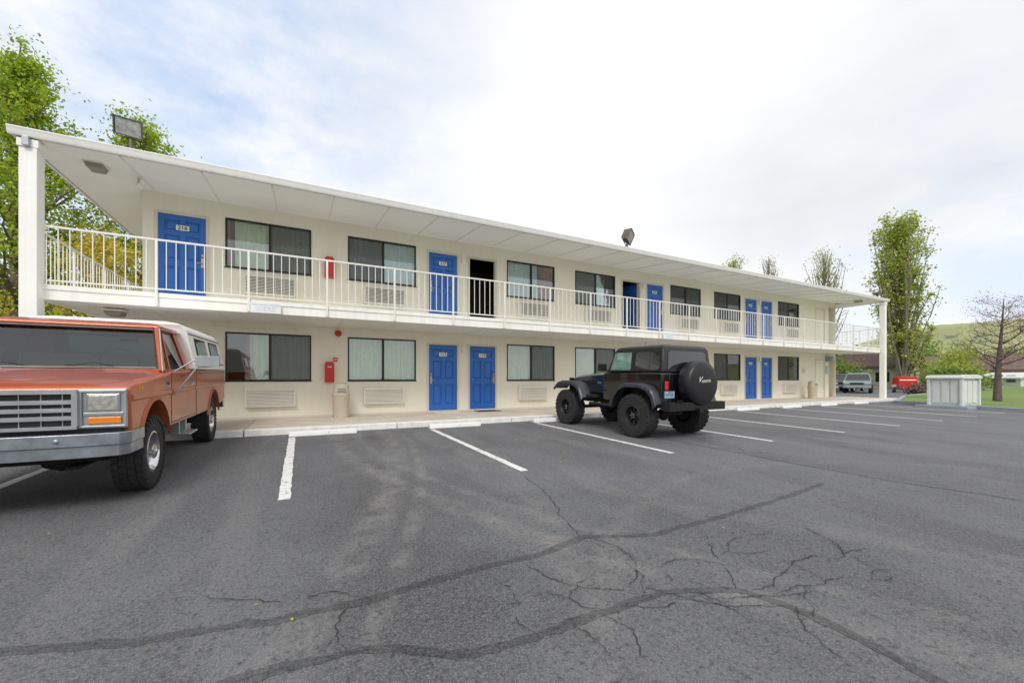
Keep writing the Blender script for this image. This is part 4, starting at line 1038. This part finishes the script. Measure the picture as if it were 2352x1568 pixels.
E = empty('bin_enclosure', (24.3, -5.65, gz(-5.65)+.10), radians(-6)); top(E, 'pale grey panelled utility enclosure on the lot edge', 'enclosure')
mb = MB(); W2, D2, H2 = .68, .50, 1.20
mb.box(-W2+.04, W2-.04, -D2+.04, D2-.04, 0, H2-.1)
for sx in (-1, 1):
    for sy in (-1, 1): mb.box(sx*W2-.05, sx*W2+.05, sy*D2-.05, sy*D2+.05, 0, H2-.1)
for i in range(3):
    xx = -W2+.28+i*.40; mb.box(xx-.16, xx+.16, -D2, -D2+.06, .10, H2-.18)
for i in range(3):
    yy = -D2+.22+i*.28; mb.box(-W2, -W2+.06, yy-.11, yy+.11, .10, H2-.18); mb.box(W2-.06, W2, yy-.11, yy+.11, .10, H2-.18)
mb.obj('panel', E, ('enc',), bevel=.015)
mb = MB(); mb.prism([(-W2-.08, H2-.1), (W2+.08, H2-.1), (W2+.08, H2-.02), (W2-.02, H2+.04), (-W2+.02, H2+.04), (-W2-.08, H2-.02)], 'y', -D2-.08, D2+.08)
mb.box(-W2, -.02, -D2, D2, H2+.041, H2+.07); mb.box(.02, W2, -D2, D2, H2+.041, H2+.07)
mb.obj('lid', E, ('enc',), bevel=.015)
MB().box(-W2-.35, W2+.35, -D2-.3, D2+.3, -.16, -.001).obj('base_slab', E, ('kerbg',), bevel=.01)

# ------------------------------------------------------------------ vegetation
def leaves_mesh(name, pts, size, mt, flat=0.0):
    pts = np.asarray(pts); n = len(pts)
    a = rng.normal(size=(n, 3)); a /= np.linalg.norm(a, axis=1)[:, None]
    b = rng.normal(size=(n, 3)); b -= (b*a).sum(1)[:, None]*a; b /= np.linalg.norm(b, axis=1)[:, None]
    s = size*rng.uniform(.6, 1.35, n)[:, None]
    v = np.empty((n, 4, 3)); v[:, 0] = pts+a*s; v[:, 1] = pts+b*s*.6; v[:, 2] = pts-a*s; v[:, 3] = pts-b*s*.6
    me = bpy.data.meshes.new(name); me.vertices.add(4*n); me.vertices.foreach_set('co', v.ravel())
    me.loops.add(4*n); me.loops.foreach_set('vertex_index', np.arange(4*n, dtype=np.int32))
    me.polygons.add(n); me.polygons.foreach_set('loop_start', np.arange(0, 4*n, 4, dtype=np.int32))
    me.materials.append(M[mt]); me.update(calc_edges=True); me.validate(); return me
def tree(name, label, cat, loc, H, prof, nb, elev, nleaf, lsize, mt, bark='bark', f0=.15, tr=.18, sig=.3, sub=4, group=None, lean=0, topd=1.0, brr=1.0):
    E = empty(name, loc); top(E, label, cat, group)
    mb = MB(); tp_ = []
    wx = random.uniform(0, 6)
    for i in range(9):
        t = i/8; tp_.append((lean*t+.12*sin(t*5+wx)*H/12, .1*cos(t*4+wx)*H/12, H*.97*t))
    mb.tube(tp_, [tr*(1-.93*(i/8)**.8) for i in range(9)], 8)
    clumps = []
    for k in range(nb):
        f = f0+(1-f0)*((k+random.random())/nb)**.9
        az = k*2.399+random.uniform(-.5, .5); L = prof((f-f0)/(1-f0))*random.uniform(.6, 1.15)
        el = radians(elev+random.uniform(-12, 12))
        zz = H*.95*f; i = min(7, int(f*8)); base = Vector(tp_[i]).lerp(Vector(tp_[i+1]), min(1, f*8-i)); base.z = zz*.97
        hl = L; dz = math.tan(el)*hl; dz = min(dz, H*1.0-base.z+.02*H*random.random())
        base.z = max(base.z-dz*.35, H*f0*.6)
        pts = []
        for j in range(5):
            t = j/4; pts.append((base.x+cos(az)*hl*t+random.uniform(-.06, .06)*L, base.y+sin(az)*hl*t+random.uniform(-.06, .06)*L, base.z+dz*t**1.2))
        r0 = tr*.42*(1-f*.75)*brr; mb.tube(pts, [r0*(1-.85*j/4) for j in range(5)], 5)
        for q in range(sub):
            t = random.uniform(.25, 1); j = min(3, int(t*4)); p = Vector(pts[j]).lerp(Vector(pts[j+1]), t*4-j)
            dd = Vector((random.uniform(-1, 1), random.uniform(-1, 1), random.uniform(-.1, 1.2))).normalized()*L*random.uniform(.15, .42)
            e = p+dd; mb.tube([p, p+dd*.5+Vector((0, 0, .03*L)), e], [r0*.30, r0*.2, r0*.06], 4)
            clumps += [e, p+dd*.6]
        clumps += [Vector(pts[4]), Vector(pts[3])]
        if random.random() < topd: clumps.append(Vector(pts[2]))
    clumps += [Vector(tp_[8])]*2+[Vector(tp_[7])]*2
    mb.obj('trunk', E, (bark,), smooth=60, recalc=False)
    c = np.array([tuple(p) for p in clumps]); w = rng.uniform(.0, 2.0, len(c))**1.5+.03; idx = rng.choice(len(c), nleaf, p=w/w.sum())
    sg = sig*rng.uniform(.4, 1.4, len(c))[idx][:, None]
    P = c[idx]+rng.normal(size=(nleaf, 3))*sg*np.array([1, 1, .85])
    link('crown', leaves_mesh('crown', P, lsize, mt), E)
    return E
def y_(d): return d-12.2
tree('deciduous_tree', 'tall bright green tree behind the motel', 'tree', (-8.5, y_(20), -.12), 13.0, lambda f: 3.5*(1-f)**.9*(.55+.45*min(1, f*4))+.2, 62, 42, 26000, .062, 'leafA', f0=.16, tr=.28, sig=.24, sub=7)
tree('deciduous_tree', 'bright green spring tree near the motel corner', 'tree', (-6.15, y_(23), -.12), 12.7, lambda f: 2.5*(1-f)**.55*(.6+.4*min(1, f*4))+.3, 46, 44, 17000, .065, 'leafA', f0=.30, tr=.22, sig=.27, sub=6)
tree('deciduous_tree', 'broad green tree with dense lower foliage', 'tree', (-12.0, y_(21), -.12), 9.3, lambda f: 3.6*(1-f)**.5, 44, 28, 19000, .080, 'leafA', f0=.14, tr=.26, sig=.38, sub=5)
tree('small_tree', 'small yellow-green leafed tree by the walkway', 'tree', (-5.75, y_(18.0), -.12), 6.0, lambda f: 1.7*(1-f)**.5+.3, 34, 44, 10000, .05, 'leafY', f0=.12, tr=.10, sig=.24, sub=5)
tree('small_tree', 'small tree with pale buds on thin twigs', 'tree', (-7.4, y_(14.5), -.12), 3.9, lambda f: 1.9*(1-f)**.4, 26, 36, 2600, .04, 'leafY', f0=.15, tr=.08, sig=.20, sub=5)
tree('poplar_tree', 'tall green columnar poplar beyond the motel', 'poplar tree', (59.1, y_(20), -.12), 19.6, lambda f: 3.0*(.55+.55*math.sin(pi*min(1, f*.6+.2)))*(1-.52*f), 100, 72, 17000, .13, 'leafP', bark='barkp', f0=.05, tr=.42, sig=.34, sub=6, brr=1.1)
gp_ = 'bare topped poplars behind the roof'
tree('poplar_tree', 'distant poplar with pale new leaves above roof', 'poplar tree', (70.9, y_(47.6), -.12), 24.3, lambda f: 2.9*(1-f)**.4, 60, 70, 3200, .14, 'leafP', bark='barkp', f0=.3, tr=.45, sig=.5, group=gp_, brr=1.3)
tree('poplar_tree', 'nearly bare distant poplar above the roof', 'poplar tree', (76.7, y_(44.6), -.12), 24.6, lambda f: 2.6*(1-f)**.35, 74, 72, 1200, .12, 'leafW', bark='barkp', f0=.3, tr=.45, sig=.45, group=gp_, brr=1.4)
tree('poplar_tree', 'sparse poplar with bare upper twigs behind roof', 'poplar tree', (68.7, y_(31.9), -.12), 20.8, lambda f: 3.0*(1-f)**.4, 84, 70, 1800, .12, 'leafP', bark='barkp', f0=.25, tr=.42, sig=.4, group=gp_, brr=1.4)
tree('bare_tree', 'gnarled nearly bare tree on the lawn', 'tree', (30.6, y_(6.7), gz(y_(6.7))+.1), 5.3, lambda f: 2.3*(1-.50*f), 30, 26, 3600, .028, 'leafB', bark='barkd', f0=.34, tr=.17, sig=.22, sub=10, lean=.7, brr=.75)
tree('small_tree', 'small dark evergreen near parked cars', 'tree', (47.0, y_(23), -.12), 5.0, lambda f: 1.5*(1-f)+.1, 40, 8, 5000, .12, 'leafD', f0=.08, tr=.12, sig=.2, sub=3)
def bush(loc, r, h, mt, label):
    n = int(3200*r/1.5)
    cl = rng.normal(size=(26, 3))*np.array([r*.45, r*.45, h*.22])+np.array([0, 0, h*.5]); cl[:, 2] = np.clip(cl[:, 2], .1, h*.9)
    P = cl[rng.integers(0, 26, n)]+rng.normal(size=(n, 3))*np.array([r*.2, r*.2, h*.15]); P[:, 2] = np.abs(P[:, 2])
    o = link('bush', leaves_mesh('bush', P, .05+.03*r, mt), None, loc); top(o, label, 'bush', 'bushes beyond the lawn'); return o
for (x, d, r, h, mt) in ((56, 15, 2.0, 2.2, 'leafG'), (62, 17, 2.4, 2.6, 'leafP'), (70, 19.5, 3.0, 4.6, 'leafP'), (76, 20, 2.0, 2.4, 'leafG'),
                        (40, 12.5, .9, .7, 'leafB'), (44, 12.8, 1.0, .9, 'leafD'), (48, 13.0, 1.1, .8, 'leafG'), (52, 24, 3, 3.2, 'leafG'), (60, 29, 4, 4.5, 'leafD'), (70, 34, 4, 5, 'leafG'),
                        (-10, 25, 3.0, 3.5, 'leafA'), (-15, 24, 3.5, 4, 'leafP'), (-7, 30, 3.5, 4.5, 'leafY'), (-12, 33, 4, 5.5, 'leafP'), (150, 34, 6, 7, 'leafG'), (170, 36, 6, 8, 'leafG'), (135, 42, 6, 9, 'leafG')):
    bush((x, y_(d), gz(y_(d))), r, h, mt, {'leafP': 'light green bush on the grass', 'leafG': 'rounded green bush on the grass', 'leafA': 'bright green bush on the grass', 'leafY': 'yellowish bush on the grass', 'leafB': 'low brown twiggy shrub by the lawn', 'leafD': 'dark green shrub beside the grass'}[mt])

# ------------------------------------------------------------------ distant houses
M['hwall'] = mat('house_wall', (.42, .38, .33), .85); M['hroof'] = mat('house_roof', (.15, .095, .085), .9, var=.2, vs=2)
M['hwall2'] = mat('house_wall_light', (.62, .62, .60), .85)
def house(loc, yaw, L, W, h, rh, wm_, rm_, label):
    E = empty('house', loc, yaw); top(E, label, 'house')
    MB().box(-L/2, L/2, -W/2, W/2, 0, h).prism([(-W/2, h), (W/2, h), (0, h+rh)], 'x', -L/2+.01, L/2-.01).obj('wall', E, (wm_,))
    mb = MB()
    for sg in (1, -1): mb.hexa([(-L/2-.6, sg*(W/2+.7), h-.15), (L/2+.6, sg*(W/2+.7), h-.15), (L/2+.6, 0, h+rh+.1), (-L/2-.6, 0, h+rh+.1), (-L/2-.6, sg*(W/2+.7), h+.05), (L/2+.6, sg*(W/2+.7), h+.05), (L/2+.6, 0, h+rh+.35), (-L/2-.6, 0, h+rh+.35)])
    mb.obj('roof', E, (rm_,))
    n = max(2, int(L/4))
    for i in range(n):
        xx = -L/2+L*(i+.5)/n
        for sg in (1, -1): MB().box(xx-.6, xx+.6, sg*W/2-.03, sg*W/2+.03, 1.0, 2.1, 0).obj('window', E, ('darkglass',))
    for sg in (1, -1): MB().box(sg*L/2-.03, sg*L/2+.03, -.6, .6, 1.0, 2.1, 0).obj('window', E, ('darkglass',))
    return E
house((118, y_(26.5), -.5), radians(100), 30, 12, 3.2, 2.6, 'hwall', 'hroof', 'low house with long dark brown roof')
house((100, y_(20.5), -.5), radians(60), 5, 3, 1.7, .5, 'hwall2', 'hwall2', 'small pale shed beyond the grass')
house((62, y_(24.5), -.3), radians(100), 9, 6, 2.8, 1.3, 'hwall', 'hroof', 'brown roofed shed beyond parked cars')

# ------------------------------------------------------------------ hills
mb = MB(); NA, NR = 120, 34; vs = []
def hz(az, r):
    f = np.interp(az, [30, 52, 60, 68, 74, 80, 90, 110, 140], [0, .12, .42, .72, .97, 1.0, .85, .7, 0])
    e = np.interp(r, [420, 640, 850, 1000, 1100, 1500], [0, .22, .70, 1.0, .96, .4])
    a = radians(az); X = r*sin(a); Y = r*cos(a)
    nz = sin(X*.011+1)*cos(Y*.013)*6+sin(X*.031)*sin(Y*.027+2)*3+sin(X*.07+Y*.05)*1.2
    return 94*f*e+nz*e*min(1, f*2)-1
for i in range(NA+1):
    az = 30+110*i/NA
    for j in range(NR+1):
        r = 420+1080*j/NR; a = radians(az); vs.append((r*sin(a), r*cos(a)-12.2, hz(az, r)))
fs = [(i*(NR+1)+j, (i+1)*(NR+1)+j, (i+1)*(NR+1)+j+1, i*(NR+1)+j+1) for i in range(NA) for j in range(NR)]
struct(mb.add(vs, fs).obj('hill', None, ('hill',), smooth=0), 'pale green grassy hill')

# ------------------------------------------------------------------ world, sun, camera
w = bpy.data.worlds.new('World'); SC.world = w; w.use_nodes = True
nt = w.node_tree; bg = nt.nodes['Background']
SE, SA = radians(46), radians(205)
sky = nt.nodes.new('ShaderNodeTexSky'); sky.sky_type = 'NISHITA'; sky.sun_disc = False
sky.sun_elevation = SE; sky.sun_rotation = SA; sky.air_density = 1.0; sky.dust_density = 1.0
bg.inputs['Strength'].default_value = 0.15; nt.links.new(sky.outputs[0], bg.inputs['Color'])
tc = nt.nodes.new('ShaderNodeTexCoord')
vd = tc.outputs['Generated']
mp = nt.nodes.new('ShaderNodeMapping'); mp.inputs['Scale'].default_value = (1.0, 1.0, 1.9); nt.links.new(vd, mp.inputs['Vector'])
n1 = noise(nt, mp.outputs[0], 2.6, 9, .60)
n2 = noise(nt, mp.outputs[0], 1.5, 7, .50)
def dotdir(d):
    v = nt.nodes.new('ShaderNodeVectorMath'); v.operation = 'DOT_PRODUCT'; nt.links.new(vd, v.inputs[0])
    v.inputs[1].default_value = Vector(d).normalized(); return v.outputs['Value']
# thin cloud over blue in one part of the sky, brighter overcast elsewhere
blue_reg = ramp(nt, dotdir((-.22, .82, .46)), .82, .985)
cb = nt.nodes.new('ShaderNodeBackground'); cb.inputs['Strength'].default_value = 1.42
gr = ramp(nt, dotdir((.31, .74, .60)), .95, 1.0)
tone = ramp(nt, mop(nt, 'SUBTRACT', n2, mop(nt, 'MULTIPLY', gr, .10)), .28, .50, (0.60, 0.608, 0.625), (0.735, 0.74, 0.745))
thin_f = mop(nt, 'MULTIPLY', blue_reg, ramp(nt, n1, .40, .62, (1, 1, 1), (.05, .05, .05)))
low = ramp(nt, dotdir((.97, .20, .12)), .93, 1.0)
thin_f = mop(nt, 'MAXIMUM', thin_f, mop(nt, 'MULTIPLY', low, mop(nt, 'MULTIPLY', ramp(nt, n1, .42, .60), .5)))
tone2 = mixc(nt, mop(nt, 'MULTIPLY', thin_f, .85), tone, (0.43, 0.555, 0.77))
nt.links.new(tone2, cb.inputs['Color'])
cf = mop(nt, 'SUBTRACT', 1.0, mop(nt, 'MULTIPLY', thin_f, .22))
cf = mop(nt, 'MULTIPLY', cf, .97)
mx = nt.nodes.new('ShaderNodeMixShader'); nt.links.new(cf, mx.inputs[0]); nt.links.new(bg.outputs[0], mx.inputs[1]); nt.links.new(cb.outputs[0], mx.inputs[2])
nt.links.new(mx.outputs[0], nt.nodes['World Output'].inputs['Surface'])

sl_ = bpy.data.lights.new('sun', 'SUN'); sl_.energy = 2.0; sl_.angle = radians(20); sl_.color = (1, .97, .92)
so = link('sun', sl_)
sd = Vector((sin(SA)*cos(SE), cos(SA)*cos(SE), sin(SE)))
so.rotation_euler = (-sd).to_track_quat('-Z', 'Y').to_euler()

cam = bpy.data.cameras.new('camera'); cam.sensor_width = 36; cam.lens = 14.265; cam.shift_y = 0.0366
cam.clip_start = .05; cam.clip_end = 8000
co = link('camera', cam, None, (0, -12.2, 1.02)); co.rotation_euler = (radians(90), 0, radians(-27.5))
SC.camera = co
SC.view_settings.view_transform = 'Standard'; SC.view_settings.look = 'None'; SC.view_settings.exposure = 0
